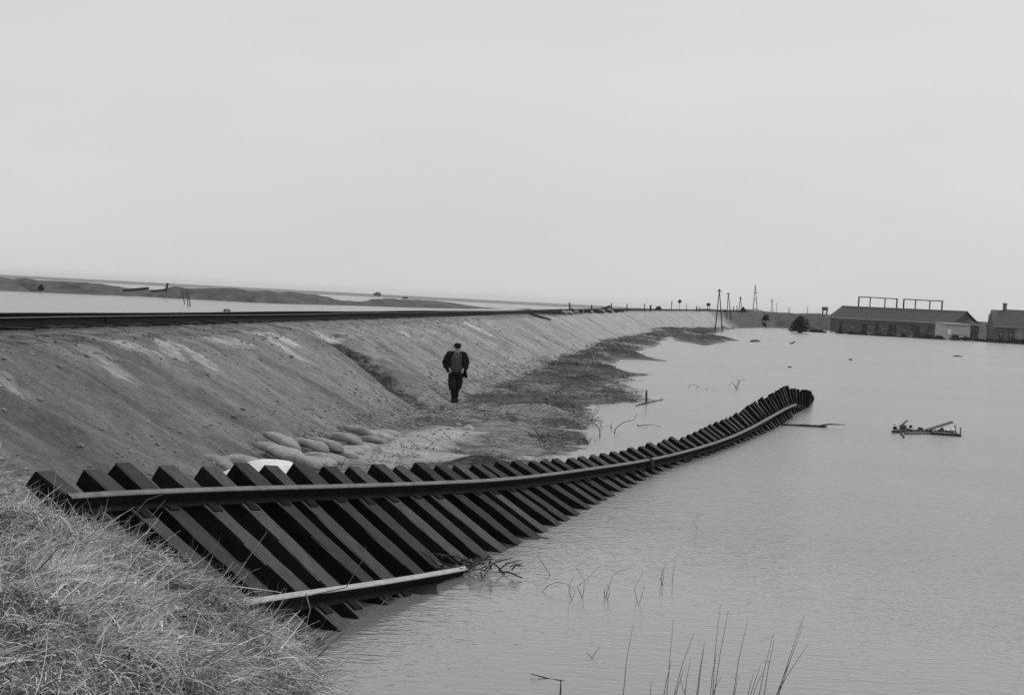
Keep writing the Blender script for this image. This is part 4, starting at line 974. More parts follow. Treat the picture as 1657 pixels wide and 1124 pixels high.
mb = MB(); mb.box((2.2 * k_, 0, 11.5 * k_), (6 * k_, .06, 5 * k_), Matrix.Rotation(.15, 3, 'Y')); mb.build('panel', MT['darkwood'], root)
mb = MB(); mb.bar((4.5 * k_, 0, -.3), (4 * k_, 0, 9 * k_), .06, .06); mb.build('prop', MT['darkwood'], root)
# heaps of dumped timber and bags on the embankment top
rr = random.Random(77)
def timber(px, dx, dz, L, ang, tilt, label, mat='darkwood', sec=(.26, .16), l=10.9, name='dumped_sleeper'):
    b = crest_at(px, l); k_ = b.y / F; c = b + Vector((dx * k_, 0, dz * k_ + sec[1] / 2)); th = R(ang)
    d = Vector((math.cos(th) * math.cos(R(tilt)), math.sin(th) * math.cos(R(tilt)), math.sin(R(tilt))))
    mb = MB(); mb.bar(-d * L / 2, d * L / 2, sec[0], sec[1]); o = mb.build(name, MT[mat]); o.location = c; tag(o, label, 'timber', 'timbers dumped on the embankment top')
timber(875, 0, 0, 1.6, 0, -14, 'dark sleeper sliding off the embankment edge, left of the heap', l=10.2)
timber(890, 0, 3, 2.4, 4, 0, 'dark flat sleeper lying on top of the planks left of the heap', sec=(.5, .14))
timber(893, 0, 1, 2.2, -6, 2, 'pale plank under the flat sleeper left of the heap', 'greywood', (.5, .10))
timber(901, 0, 0.5, .9, 20, 4, 'short black block left of the leaning posts', sec=(.4, .35))
timber(918, 0, -1.5, 1.0, -5, -4, 'dark beam at the foot of the tall leaning post', sec=(.3, .2))
timber(925, 0, 1.5, .55, 10, 55, 'dark block propped against the tall leaning post', sec=(.32, .3))
timber(935, 0, .5, 1.0, 15, 8, 'dark beam second from left in the heap', sec=(.35, .35))
timber(948, 0, .5, 1.1, -12, 5, 'dark beam left of the second tall post', sec=(.35, .3))
timber(966, 0, 0, 1.3, 8, -3, 'long dark beam right of the second tall post', sec=(.4, .3))
timber(972, 0, 3.5, .9, 30, 50, 'grey plank standing on end in the heap', 'greywood', (.35, .10))
timber(981, 0, 6, 1.0, 10, 24, 'dark plank tilted on top of the heap', sec=(.4, .22))
timber(983, 0, 0, 1.0, -9, -5, 'dark beam at the right part of the heap', sec=(.35, .25))
timber(994, 0, .5, 1.0, 6, -9, 'last dark beam at the right end of the heap', sec=(.35, .3))
timber(1004, 0, -.5, .9, 0, -6, 'thin dark beam trailing right of the heap', sec=(.3, .2))
for k, (px, dz, lb) in enumerate([(911, 1.5, 'pale sack between the leaning posts on the embankment top'), (921, .8, 'pale sack at the foot of the tall leaning post'), (931, 2.2, 'pale round sack right of the tall leaning post'), (940, 2.5, 'pale sack on the second beam of the heap'), (956, 1.0, 'pale sack at the foot of the second tall post'), (976, 1.2, 'pale sack between the tilted planks'), (988, 1.2, 'pale sack near the slim right post')]):
    b = crest_at(px, 10.8); o = link('dumped_sack', bag_mesh(60 + k, .8, .5, .36)); o.location = b + Vector((0, 0, dz * b.y / F - .1)); o.rotation_euler = (0, 0, R(70 + 25 * k)); tag(o, lb, 'sack', 'sacks dumped on the embankment top')
root = empty('marker_stone', (0, 0, 0)); tag(root, 'small two-toned marker stone beyond the rails on the left', 'marker')
b_ = crest_at(369, 15.2); b_.z += -.1; root.location = b_
mb = MB(); mb.box((0, 0, .16), (.12, .16, .40), None, .02); mb.build('stone', MT['concrete'], root)
mb = MB(); mb.box((-.085, 0, .17), (.05, .15, .34), None, .01); mb.box((.08, 0, .2), (.04, .12, .26), None, .01); mb.build('dark_edge', MT['darkwood'], root)
# wreckage on the breached old dike
def far_box(name, a, b, depth, th, mat, label, cat, dp=1.0):
    pa, pb = D(*a, depth), D(*b, depth + 1); mb = MB(); mb.bar(pa, pb, dp, th); o = mb.build(name, MT[mat], None, False, origin=(pa + pb) / 2); tag(o, label, cat); return o
far_box('broken_slab', (199, 470.5), (241, 466), 279, .45, 'darkwood', 'long dark slab lying in the breach of the far dike', 'slab', 2.0)
far_box('broken_slab', (244, 471), (267, 469), 278, .35, 'darkwood', 'short dark slab right of the long one in the breach', 'slab', 2.0)
post(269, 458, 469, 279, .18, 'dark leaning stump at the right of the breach in the far dike', 'stump', lean=2.5, cat='stump')
for k, (px, py, lb) in enumerate([(611, 473, 'tiny far hump of trees on the left skyline'), (655, 479, 'low far thicket on the skyline behind the gap')]):
    p = D(px, py + 3, 1500 if k == 0 else 700); v, f = blob(rr, 4.5 if k == 0 else 1.6, .5); o = mesh('far_thicket', v, f, MT['bush']); o.location = p; tag(o, lb, 'trees')

# ---- telegraph poles: A-shaped pairs
def apole(apex, f1, f2, depth, bars, label, arms=(), r0=.085, zfoot=None):
    A_ = D(*apex, depth); B1, B2 = D(*f1, depth - .6), D(*f2, depth + .6); c = (B1 + B2) / 2
    root = empty('telegraph_pole', c); tag(root, label, 'telegraph pole', 'A-shaped telegraph poles')
    for B in (B1, B2):
        mb = MB(); d = (B - A_).normalized(); mb.tube([A_ - c + Vector((0, 0, .0)), B - c + d * 1.2], [r0 * .8, r0 * 1.15], 7); mb.build('leg', MT['darkwood'], root, True)
    for t in bars:
        p, q = A_.lerp(B1, t), A_.lerp(B2, t); e = (q - p).normalized() * .12; mb = MB(); mb.bar(p - c - e, q - c + e, .10, .12); mb.build('tie_bar', MT['darkwood'], root)
    for t, w_ in arms:
        p = A_.lerp(c, t) - c; mb = MB(); mb.bar(p - Vector((w_, 0, 0)), p + Vector((w_, 0, 0)), .10, .10); mb.build('crossarm', MT['darkwood'], root)
    mb = MB(); mb.box(A_ - c, (.26, .26, .22), None, .04); mb.build('cap', MT['darkwood'], root)
def c4(a, b): return (1020 + a / 5.918, 450 + b / 5.918)
apole(c4(853, 112), c4(812, 495), c4(880, 500), 222, [.53], 'nearest and tallest A-shaped telegraph pole at the foot of the embankment', [(.03, .38)])
apole(c4(938, 145), c4(920, 430), c4(968, 440), 288, [.6], 'second A-shaped telegraph pole on the embankment slope', [(.03, .35)])
apole(c4(1055, 182), c4(1022, 425), c4(1078, 445), 318, [.55], 'third A-shaped telegraph pole, nearest the water', [(.04, .35)])
apole(c4(1198, 70), c4(1175, 305), c4(1216, 318), 352, [.55, .93], 'A-shaped telegraph pole standing high on the far dike', [(.28, .6)])
apole(c4(1357, 205), c4(1345, 322), c4(1368, 322), 358, [.9], 'small distant A-shaped pole on the far dike', [(.1, .4)], .06)
for (px, y0, y1, dpt, r0, lb) in [(1256.6, 489.5, 504.5, 357, .05, 'thin pole beside the small distant A-shaped pole'), (1276.8, 497, 507, 356, .10, 'short dark post on the far dike'), (1307, 496.5, 508, 357, .08, 'slim post on the far dike left of the tank'), (1192.5, 494, 506, 345, .09, 'short post on the far dike between the A-shaped poles'), (1187, 496, 506, 344, .12, 'stubby post beside the far dike shelter'), (1600, 507, 540, 300, .09, 'thin pole between the annex and the right-hand house')]:
    post(px, y0, y1, dpt, r0, lb, 'thin_pole', cat='pole', sq=False, down=2.5)
root = empty('tank_tower', D(1334.5, 508, 358)); tag(root, 'dark square tank raised on posts on the far dike', 'tank'); k_ = 358 / F
mb = MB(); mb.box((0, 0, 8.6 * k_), (8.6 * k_, 1.2, 6 * k_), None, .05); mb.build('tank', MT['brick'], root)
for sx in (-1, 1):
    for sy in (-.45, .45): mb = MB(); mb.bar((sx * 3.2 * k_, sy, -1), (sx * 3.2 * k_, sy, 5.6 * k_), .14, .14); mb.build('leg', MT['darkwood'], root)
root = empty('far_barn', D(1217, 506, 430)); tag(root, 'low pale far barn behind the high telegraph pole', 'barn'); k_ = 430 / F
mb = MB(); mb.box((0, 0, 0), (30 * k_, 5, 5 * k_)); mb.build('wall', MT['midwall'], root)
mb = MB(); mb.loft([[(-15.5 * k_, -3, 2.5 * k_), (-15.5 * k_, 3, 2.5 * k_), (-15.5 * k_, 0, 5.5 * k_)], [(15.5 * k_, -3, 2.5 * k_), (15.5 * k_, 3, 2.5 * k_), (15.5 * k_, 0, 5.5 * k_)]]); mb.build('roof', MT['ridge'], root)

# ---- farm buildings awash
def bframe(A, B):
    e = (B - A); e.z = 0; L = e.length; e.normalize(); n_ = Vector((-e.y, e.x, 0)); n_ = n_ if n_.y > 0 else -n_; return e, n_, L
A_, B_ = D(1344, 514, 322), D(1540.7, 520, 296); A_.z = B_.z = 0
e, nb, L = bframe(A_, B_); WD = 8.0
shed = empty('long_shed', A_); tag(shed, 'long low dark brick shed with a tiled roof standing in the flood', 'shed')
LOC = lambda u, v, z: e * u + nb * v + Vector((0, 0, z))
def pbox(u0, u1, v0, v1, z0, z1, name, mat, parent, bev=0):
    mb = MB(); c = LOC((u0 + u1) / 2, (v0 + v1) / 2, (z0 + z1) / 2); mb.box(c, (u1 - u0, v1 - v0, z1 - z0), rot_from(e, nb, Vector((0, 0, 1))), bev); return mb.build(name, mat, parent)
EZ, RZ = 3.1, 5.45
def u_at(px):                                       # distance along the front for a photo column
    t0, t1 = 0.0, 1.0
    for _ in range(40):
        t = (t0 + t1) / 2; p = A_.lerp(B_, t); q = PW / 2 + F * p.x / p.y + ROLL * 60
        if q < px: t0 = t
        else: t1 = t
    return t0 * L
# walls as a closed gabled body
mb = MB(); mb.loft([[LOC(u, 0, -1), LOC(u, WD, -1), LOC(u, WD, EZ), LOC(u, WD / 2, RZ - .12), LOC(u, 0, EZ)] for u in (0, L)]); mb.build('wall', MT['brick'], shed)
for v0, v1, z0, z1 in ((-.45, WD / 2, EZ - .18, RZ), (WD + .45, WD / 2, EZ - .18, RZ)):
    mb = MB(); th = .14
    mb.loft([[LOC(u, v0, z0), LOC(u, v1, z1), LOC(u, v1, z1 + th), LOC(u, v0, z0 + th)] for u in (-.5, L + .5)]); rf = mb.build('roof', MT['tile'], shed)
mb = MB(); mb.bar(LOC(-.5, WD / 2, RZ + .14), LOC(L + .5, WD / 2, RZ + .14), .45, .22); mb.build('ridge_cap', MT['ridge'], shed)
pbox(-.5, L + .5, -.58, -.46, EZ - .14, EZ + .02, 'gutter', MT['trim'], shed)
pbox(0, L, -.06, -.003, 2.72, 2.86, 'band', MT['trim'], shed)
for px, wpx, z0, z1, kind in [(1360.7, 4.2, -.6, 2.3, 'door'), (1366.5, 4, 1.3, 2.4, 'lwin'), (1381, 6, 1.3, 2.4, 'lwin'), (1399, 7.5, .2, 2.1, 'door'), (1412.5, 5.5, 1.3, 2.4, 'lwin'), (1419.5, 4.5, .4, 2.4, 'door'), (1432, 5, 1.3, 2.4, 'lwin'), (1441.5, 6.5, .6, 2.2, 'door'), (1448.5, 3, .4, 2.2, 'door'), (1466, 6, 1.2, 2.3, 'lwin'), (1476, 3.5, 1.0, 2.4, 'dwin'), (1484.5, 8, .3, 2.2, 'door'), (1504.7, 6.5, .9, 2.2, 'dwin')]:
    u = u_at(px); w_ = wpx / 195 * L
    if kind == 'door':
        d_ = pbox(u - w_ / 2, u + w_ / 2, -.09, -.004, z0, z1, 'door', MT['opening'], shed); pbox(u - w_ / 2 - .08, u + w_ / 2 + .08, -.13, -.092, z1, z1 + .12, 'lintel', MT['midwall'], d_)
    else:
        d_ = pbox(u - w_ / 2, u + w_ / 2, -.08, -.004, z0, z1, 'window', MT['midwall' if kind == 'lwin' else 'opening'], shed)
        for s_ in (0, 1): pbox(u - w_ / 2 + .08 + s_ * (w_ / 2 - .02), u - .04 + s_ * w_ / 2 - (.06 if s_ else 0) + .02, -.10, -.082, z0 + .1, z1 - .1, 'pane', MT['pane'], d_)
        pbox(u - w_ / 2 - .06, u + w_ / 2 + .06, -.16, -.082, z0 - .1, z0, 'sill', MT['trim'], d_)
pbox(L * .33, L * .80, -1.2, -.10, -.6, .25, 'loading_step', MT['concrete'], shed)
# drying frames behind the ridge
for fi, (cols, tops_, lb) in enumerate([((1390, 1408.5, 1432.5, 1451.6), (480.5, 481, 482.5, 483.4), 'left tall four-post gantry frame rising behind the long shed'), ((1462.8, 1481.7, 1505, 1524.8), (484, 485, 486.3, 487), 'right tall four-post gantry frame rising behind the long shed')]):
    pts = []
    for px, py in zip(cols, tops_):
        u = u_at(px - 2.5) ; q = A_ + LOC(u, WD + 3.0, 0); dpt = q.y; P = D(px, py, dpt); pts.append(P)
    c = Vector((pts[0].x, pts[0].y, 0)); root = empty('gantry_frame', c); tag(root, lb, 'frame', 'gantry frames behind the shed')
    zt = sum(p.z for p in pts) / 4
    for i, p in enumerate(pts):
        mb = MB(); w_ = .26 if i in (0, 3) else .20; mb.bar(Vector((p.x, p.y, -.5)) - c, Vector((p.x, p.y, p.z + .1)) - c, w_, w_); mb.build('post', MT['darkwood'], root)
    for i in range(3): mb = MB(); mb.bar(pts[i] - c, pts[i + 1] - c, .14, .20); mb.build('top_rail', MT['darkwood'], root)
# white shed in front
P0, P1, P2 = D(1512.5, 546, 289), D(1529, 547, 282), D(1569, 549, 279)
for p in (P0, P1, P2): p.z = 0
ws = empty('white_shed', P1); tag(ws, 'small white boarded shed with a double door in front of the long shed', 'shed')
P3 = P0 + (P2 - P1)
top = 3.05
mb = MB(); q = [P - P1 for P in (P0, P1, P2, P3)]; mb.loft([[p + Vector((0, 0, -.8)) for p in q], [q[0] + Vector((0, 0, top)), q[1] + Vector((0, 0, top - .25)), q[2] + Vector((0, 0, top - .25)), q[3] + Vector((0, 0, top))]]); mb.build('wall', MT['lightwall'], ws)
mb = MB(); g_ = [q[0] * 1.05, q[1] + (q[1] - q[2]).normalized() * .3 + (q[1] - q[0]).normalized() * .35, q[2] + (q[2] - q[1]).normalized() * .3 + (q[1] - q[0]).normalized() * .35, q[3] * 1.02]
mb.loft([[g_[0] + Vector((0, 0, top + .02)), g_[1] + Vector((0, 0, top - .27)), g_[2] + Vector((0, 0, top - .27)), g_[3] + Vector((0, 0, top + .02))], [g_[0] + Vector((0, 0, top + .16)), g_[1] + Vector((0, 0, top - .13)), g_[2] + Vector((0, 0, top - .13)), g_[3] + Vector((0, 0, top + .16))]]); mb.build('roof', MT['midwall'], ws)
ef = (q[2] - q[1]).normalized(); nf = Vector((ef.y, -ef.x, 0)); nf = nf if nf.y < 0 else -nf; LF = (q[2] - q[1]).length
for a, b, nm in ((.44, .66, 'door'), (.67, .89, 'door')):
    mb = MB(); mb.box(ef * LF * (a + b) / 2 + nf * .03 + Vector((0, 0, .95)), (LF * (b - a), .05, 2.2), rot_from(ef, -nf, Vector((0, 0, 1)))); dd = mb.build(nm, MT['lightwall'], ws)
    mb = MB(); mb.box(ef * LF * (a + b) / 2 + nf * .065 + Vector((0, 0, .95)), (LF * (b - a) * .95, .02, .16), rot_from(ef, -nf, Vector((0, 0, 1)))); mb.build('ledge', MT['midwall'], dd)
mb = MB(); mb.box(ef * LF * .17 + nf * .03 + Vector((0, 0, 1.5)), (.7, .05, .9), rot_from(ef, -nf, Vector((0, 0, 1)))); mb.build('window', MT['whitepaint'], ws)
for k in range(12):
    mb = MB(); mb.box(ef * LF * ((k + .5) / 12) + nf * .012 + Vector((0, 0, 1.0)), (.035, .02, 3.4), rot_from(ef, -nf, Vector((0, 0, 1)))); mb.build('batten', MT['lightwall'], ws)
# hipped annex
X0, X1 = D(1546, 530, 297), D(1597, 530, 292)
an = empty('brick_annex', Vector((X0.x, X0.y, 0))); tag(an, 'hip-roofed brick annex at the right end of the long shed', 'annex')
w_ = X1.x - X0.x
mb = MB(); mb.box((w_ / 2, 3, 1), (w_, 6, 4.0)); mb.build('wall', MT['brick'], an)
mb = MB(); mb.add([(-.4, -.4, 2.95), (w_ + .4, -.4, 2.95), (w_ + .4, 6.4, 2.95), (-.4, 6.4, 2.95), (1.2, 3, 4.55), (w_ - 2.4, 3, 4.55)], [[0, 1, 5, 4], [1, 2, 5], [2, 3, 4, 5], [3, 0, 4], [0, 3, 2, 1]]); mb.build('roof', MT['tile'], an)
mb = MB(); mb.bar((1.2, 3, 4.56), (w_ - 2.4, 3, 4.56), .35, .2); mb.build('ridge_cap', MT['ridge'], an)
mb = MB(); mb.box((w_ / 2, -.45, 2.93), (w_ + .9, .12, .14)); mb.build('gutter', MT['trim'], an)
mb = MB(); mb.box((w_ * .80, -.03, 1.2), (1.0, .05, 1.3)); wi = mb.build('window', MT['opening'], an)
mb = MB(); mb.box((w_ * .80, -.06, 1.2), (.07, .03, 1.25)); mb.build('glazing_bar', MT['trim'], wi)
# right-hand house
G0 = D(1607, 540, 286); hs = empty('brick_house', Vector((G0.x, G0.y, 0)), R(-8)); tag(hs, 'dark brick house with chimney cut off by the right edge', 'house')
HL, HW = 13.0, 7.5
mb = MB(); mb.loft([[(u, 0, -1), (u, HW, -1), (u, HW, 3.1), (u, HW / 2, 6.15), (u, 0, 3.1)] for u in (0, HL)]); mb.build('wall', MT['brick'], hs)
mb = MB(); mb.loft([[(-.15, -.35, 2.88), (2.4, HW / 2, 6.2), (2.4, HW / 2, 6.34), (-.15, -.35, 3.02)], [(HL + .3, -.35, 2.88), (HL + .3, HW / 2, 6.2), (HL + .3, HW / 2, 6.34), (HL + .3, -.35, 3.02)]]); rf = mb.build('roof', MT['tile'], hs)
mb = MB(); mb.box((2.55, HW / 2, 6.7), (.65, .65, 1.5), None, .04); mb.box((2.55, HW / 2, 7.45), (.8, .8, .15)); mb.build('chimney', MT['brick'], rf)
mb = MB(); mb.loft([[(-.15, HW + .35, 2.88), (2.4, HW / 2 + .05, 6.2), (2.4, HW / 2 + .05, 6.34), (-.15, HW + .35, 3.02)], [(HL + .3, HW + .35, 2.88), (HL + .3, HW / 2 + .05, 6.2), (HL + .3, HW / 2 + .05, 6.34), (HL + .3, HW + .35, 3.02)]]); mb.build('roof', MT['tile'], hs)
for x_, z_, ww, hh, mt in ((1.4, 1.5, .8, 1.2, 'opening'), (3.3, 1.3, .9, 2.2, 'opening'), (4.9, 1.4, 1.6, 2.6, 'midwall'), (7.2, 1.5, .9, 1.3, 'opening')):
    mb = MB(); mb.box((x_, -.03, z_), (ww, .06, hh)); wi = mb.build('window' if hh < 2 else 'door', MT[mt], hs)
    mb = MB(); mb.box((x_, -.075, z_), (.07, .03, hh * .96)); mb.box((x_, -.076, z_ + hh * .1), (ww * .96, .028, .07)); mb.build('glazing_bar', MT['trim'], wi)
mb = MB(); mb.box((HL / 2, -.40, 2.92), (HL + .6, .12, .12)); mb.build('gutter', MT['trim'], hs)

# ---- bushes, hedge remnants and fence stakes in front of the farm
def bush(name, px, py, wpx, hpx, depth, label, n=260, group=None, mat='bush', seed=1):
    rr = random.Random(seed); k_ = depth / F; wd, ht = wpx * k_, hpx * k_; c = D(px, py, depth); c.z = max(c.z, -.05); root = empty(name, c); tag(root, label, 'bush', group)
    mb = MB(); ends = []
    for i in range(max(7, n // 26)):
        a = rr.uniform(0, 6.28); t = rr.uniform(.35, 1); e_ = Vector((math.cos(a) * wd * .45 * t, math.sin(a) * wd * .3 * t, ht * rr.uniform(.55, 1.0) * (1 - .45 * t * t)))
        mb.tube([Vector((rr.uniform(-.1, .1) * wd, 0, -.3)), e_ * .5 + Vector((0, 0, ht * .1)), e_], [.035, .025, .01], 4); ends.append(e_)
    tag(mb.build('stems', MT['twig'], root), kind='stuff')
    mb = MB()
    for i in range(n):
        a = rr.uniform(0, 6.28); u_ = rr.random() ** .5; zt = rr.random() ** 1.3; env = (1 - zt ** 2.2) ** .5 * (1 + .22 * math.sin(3 * a + seed) + .15 * math.sin(5 * a + 7 * zt + seed))
        p = Vector((math.cos(a) * wd * .5 * u_ * env, math.sin(a) * wd * .35 * u_ * env, zt * ht * (.92 + .2 * math.sin(4 * a + seed)))); p.z = max(p.z, .02)
        s_ = max(rr.uniform(.05, .14) * max(ht, 1.0) * .55, rr.uniform(.0004, .001) * depth); x_ = Vector((rr.gauss(0, 1), rr.gauss(0, 1), rr.gauss(0, 1))).normalized(); y_ = x_.cross(Vector((rr.gauss(0, 1), rr.gauss(0, 1), rr.gauss(0, 1)))).normalized()
        mb.add([p - x_ * s_, p + y_ * s_ * .5, p + x_ * s_, p - y_ * s_ * .5], [[0, 1, 2, 3]])
    tag(mb.build('twigs', MT[mat], root), kind='stuff')
bush('round_bush', 1294, 536, 33, 23, 262, 'dark rounded bush standing in the water left of the farm', 1500, seed=3)
HB = [(1318, 537, 10, 6, 'low dark tuft left of the long shed corner'), (1328, 538, 8, 5, 'small tuft in the water at the long shed corner'), (1360, 539, 8, 6, 'tuft before the leftmost door of the long shed'), (1378, 540, 10, 6, 'hedge tuft before the second window of the long shed'), (1396, 541, 12, 7, 'hedge tuft before the wide door of the long shed'), (1420, 543, 18, 7, 'long low hedge before the middle of the long shed'), (1440, 545, 16, 6, 'long low hedge before the double door'), (1462, 546, 9, 11, 'taller dark bush right of the double door'), (1485, 548, 14, 12, 'thick dark bush before the right half of the long shed'), (1500, 549, 12, 9, 'thick bush left of the white shed'), (1518, 549, 14, 8, 'low bush at the left corner of the white shed'), (1545, 551, 11, 15, 'dark upright bush before the white shed door'), (1563, 550, 16, 6, 'low dark hedge at the right corner of the white shed'), (1585, 552, 16, 7, 'low dark hedge before the annex'), (1602, 554, 14, 8, 'dark tuft before the pole beside the annex'), (1620, 555, 16, 8, 'low hedge before the corner of the right-hand house'), (1641, 556, 18, 9, 'dark hedge before the right-hand house door'), (1656, 557, 14, 9, 'dark hedge cut off by the right edge')]
for k, (px, py, wx, hy, lb) in enumerate(HB):
    dpt = 284 - (px - 1318) * .05; bush('hedge_bush', px, py, wx * 1.7, hy * random.uniform(.55, .95), dpt, lb, 240, 'hedge remnants in front of the farm', seed=20 + k)
for k, (px, y0, y1) in enumerate([(1337, 531, 540), (1352, 532, 541), (1369, 533, 542), (1388, 534, 543), (1408, 535, 544), (1430, 537, 546), (1452, 538, 547), (1473, 538, 549), (1493, 540, 550), (1574, 543, 553), (1592, 544, 554), (1611, 545, 556), (1632, 538, 557), (1649, 546, 557)]):
    post(px, y0, y1, 281 - (px - 1318) * .05, .07, 'dark fence stake in the water before the farm, %s from the left' % NTH[k], 'fence_stake', group='fence stakes before the farm', cat='stake', sq=False, down=.5)
for k, (px, py, wx, hy, lb, dpt) in enumerate([(1134, 515, 16, 10, 'dark shrub on the embankment slope near the first telegraph pole', 275), (1160, 516, 18, 10, 'dark shrub between the telegraph poles on the slope', 300), (1172, 514, 12, 12, 'dark upright shrub beside the second telegraph pole', 300), (1239, 518, 10, 9, 'small dark shrub at the foot of the far dike', 332), (1235, 527, 8, 5, 'tiny shrub at the water edge below the far dike', 326), (66, 469, 9, 8, 'dark shrub on the face of the old dike at far left', 266), (1202, 505, 9, 7, 'dark shrub on top of the far dike by the third telegraph pole', 340), (1066, 500, 9, 4, 'low heap of brush beside the thick stub post', 235)]):
    bush('shrub', px, py, wx, hy, dpt, lb, 220, 'shrubs on the banks', seed=60 + k)

# ---- the man walking along the foot of the bank, hands in pockets, looking down
MT['skin'] = simple('skin', 0.30, 0.38, 20, 0.6, (1, 1, 1), .1, .001)
MT['coat'] = simple('black_coat', 0.008, 0.018, 18, 0.9, (1, 1, 1), .4, .01, .1)
MT['pullover'] = simple('grey_pullover', 0.055, 0.085, 25, 0.95, (1, 1, 1), .4, .008, .1)
MT['breeches'] = simple('dark_breeches', 0.010, 0.022, 16, 0.95, (1, 1, 1), .4, .01, .1)
MT['shirt'] = simple('pale_shirt', 0.16, 0.22, 18, 0.9)
MT['boot'] = simple('leather_boot', 0.006, 0.014, 14, 0.9, spec=0.1)
pm = W(735, 650, .12); pm.z = gz1(pm.x, pm.y); pm = W(735, 649.5, pm.z)
man = empty('person', pm, R(9)); tag(man, 'man in a flat cap, open dark coat and baggy breeches walking with hands in pockets', 'person')
def skin_body(name, joints, bones, root, mat, parent, sub=2):
    me = bpy.data.meshes.new(name); nm = list(joints); ix = {k: i for i, k in enumerate(nm)}
    me.from_pydata([joints[k][0] for k in nm], [(ix[a], ix[b]) for a, b in bones], []); me.update()
    o = bpy.data.objects.new(name, me); COL.objects.link(o)
    sk = o.modifiers.new('skin', 'SKIN'); sk.use_smooth_shade = True
    for i, k in enumerate(nm):
        r_ = joints[k][1]; r_ = r_ if isinstance(r_, tuple) else (r_, r_)
        me.skin_vertices[0].data[i].radius = r_; me.skin_vertices[0].data[i].use_root = (k == root)
    ss = o.modifiers.new('sub', 'SUBSURF'); ss.levels = sub; ss.render_levels = sub
    dg = bpy.context.evaluated_depsgraph_get(); dg.update()
    new = bpy.data.meshes.new_from_object(o.evaluated_get(dg)); bpy.data.objects.remove(o)
    new.materials.clear(); new.materials.append(mat); new.polygons.foreach_set('use_smooth', [True] * len(new.polygons))
    return link(name, new, parent)
J = {'pel': ((0, 0, .88), (.15, .11)), 'sp': ((0, .01, 1.06), (.14, .10)), 'ch': ((0, 0, 1.26), (.16, .11)), 'nk': ((0, -.04, 1.38), .060), 'hb': ((0, -.095, 1.435), .066), 'hm': ((0, -.125, 1.505), (.080, .090)), 'ht': ((0, -.13, 1.575), (.070, .080)), 'no': ((0, -.235, 1.480), .014), 'chn': ((0, -.190, 1.420), .034)}
B = [('pel', 'sp'), ('sp', 'ch'), ('ch', 'nk'), ('nk', 'hb'), ('hb', 'hm'), ('hm', 'ht'), ('hm', 'no'), ('hb', 'chn')]
for s_, nm in ((-1, 'r'), (1, 'l')):
    fw = -.18 if s_ < 0 else .12
    J.update({'sh' + nm: ((s_ * .17, .0, 1.34), .060), 'el' + nm: ((s_ * .31, .07, 1.08), .045), 'wr' + nm: ((s_ * .20, -.08, .93), .032), 'pa' + nm: ((s_ * .175, -.115, .885), (.030, .018)),
              'hp' + nm: ((s_ * .085, 0, .84), .070), 'kn' + nm: ((s_ * .085, fw * .9 - .01, .46), .042), 'an' + nm: ((s_ * .060, fw, .085), .026), 'he' + nm: ((s_ * .060, fw + .03, .04), .018), 'to' + nm: ((s_ * .064, fw - .12, .035), (.020, .014))})
    B += [('ch', 'sh' + nm), ('sh' + nm, 'el' + nm), ('el' + nm, 'wr' + nm), ('wr' + nm, 'pa' + nm), ('pel', 'hp' + nm), ('hp' + nm, 'kn' + nm), ('kn' + nm, 'an' + nm), ('an' + nm, 'he' + nm), ('an' + nm, 'to' + nm)]
    for q, (dx, dz) in enumerate(((-.028, -.075), (-.010, -.088), (.008, -.084), (.024, -.070))):
        J['f%d' % q + nm] = ((s_ * (.175 + dx), -.125, .885 + dz * .5), .0085); J['g%d' % q + nm] = ((s_ * (.172 + dx), -.115, .885 + dz), .0075); B += [('pa' + nm, 'f%d' % q + nm), ('f%d' % q + nm, 'g%d' % q + nm)]
    J['t0' + nm] = ((s_ * .150, -.140, .895), .010); J['t1' + nm] = ((s_ * .128, -.155, .865), .0085); B += [('pa' + nm, 't0' + nm), ('t0' + nm, 't1' + nm)]
skin_body('body', J, B, 'pel', MT['skin'], man)
def ringe(c, rx, ry, n=20, a0=0, a1=2 * math.pi, closed=True, wob=0, ph=0):
    return [(c[0] + rx * math.cos(t) * (1 + wob * math.sin(5 * t + ph)), c[1] + ry * math.sin(t) * (1 + wob * math.sin(4 * t + ph)), c[2]) for t in np.linspace(a0, a1, n, endpoint=not closed)]
def cloth(name, rings, mat, closed=True, sol=.012, cap=False):
    mb = MB(); b = len(mb.v); n = len(rings[0])
    for r_ in rings: mb.v += [Vector(p) for p in r_]
    for i in range(len(rings) - 1):
        for k in range(n if closed else n - 1): mb.f.append([i * n + k, i * n + (k + 1) % n, (i + 1) * n + (k + 1) % n, (i + 1) * n + k])
    o = mb.build(name, MT[mat], man, True); m_ = o.modifiers.new('s', 'SOLIDIFY'); m_.thickness = sol; m_.offset = 1
    return o
cloth('pullover', [ringe((0, 0, .84), .175, .135), ringe((0, -.005, .95), .180, .140), ringe((0, 0, 1.10), .175, .13), ringe((0, -.01, 1.25), .185, .135), ringe((0, -.01, 1.33), .165, .115), ringe((0, -.035, 1.39), .090, .085)], 'pullover')
cloth('collar', [ringe((0, -.04, 1.375), .088, .088), ringe((0, -.05, 1.415), .080, .084)], 'shirt')
for s_ in (-1, 1):
    mb = MB(); mb.bar((s_ * .060, -.125, 1.385), (s_ * .008, -.160, 1.24), .03, .012); mb.build('lapel', MT['shirt'], man)
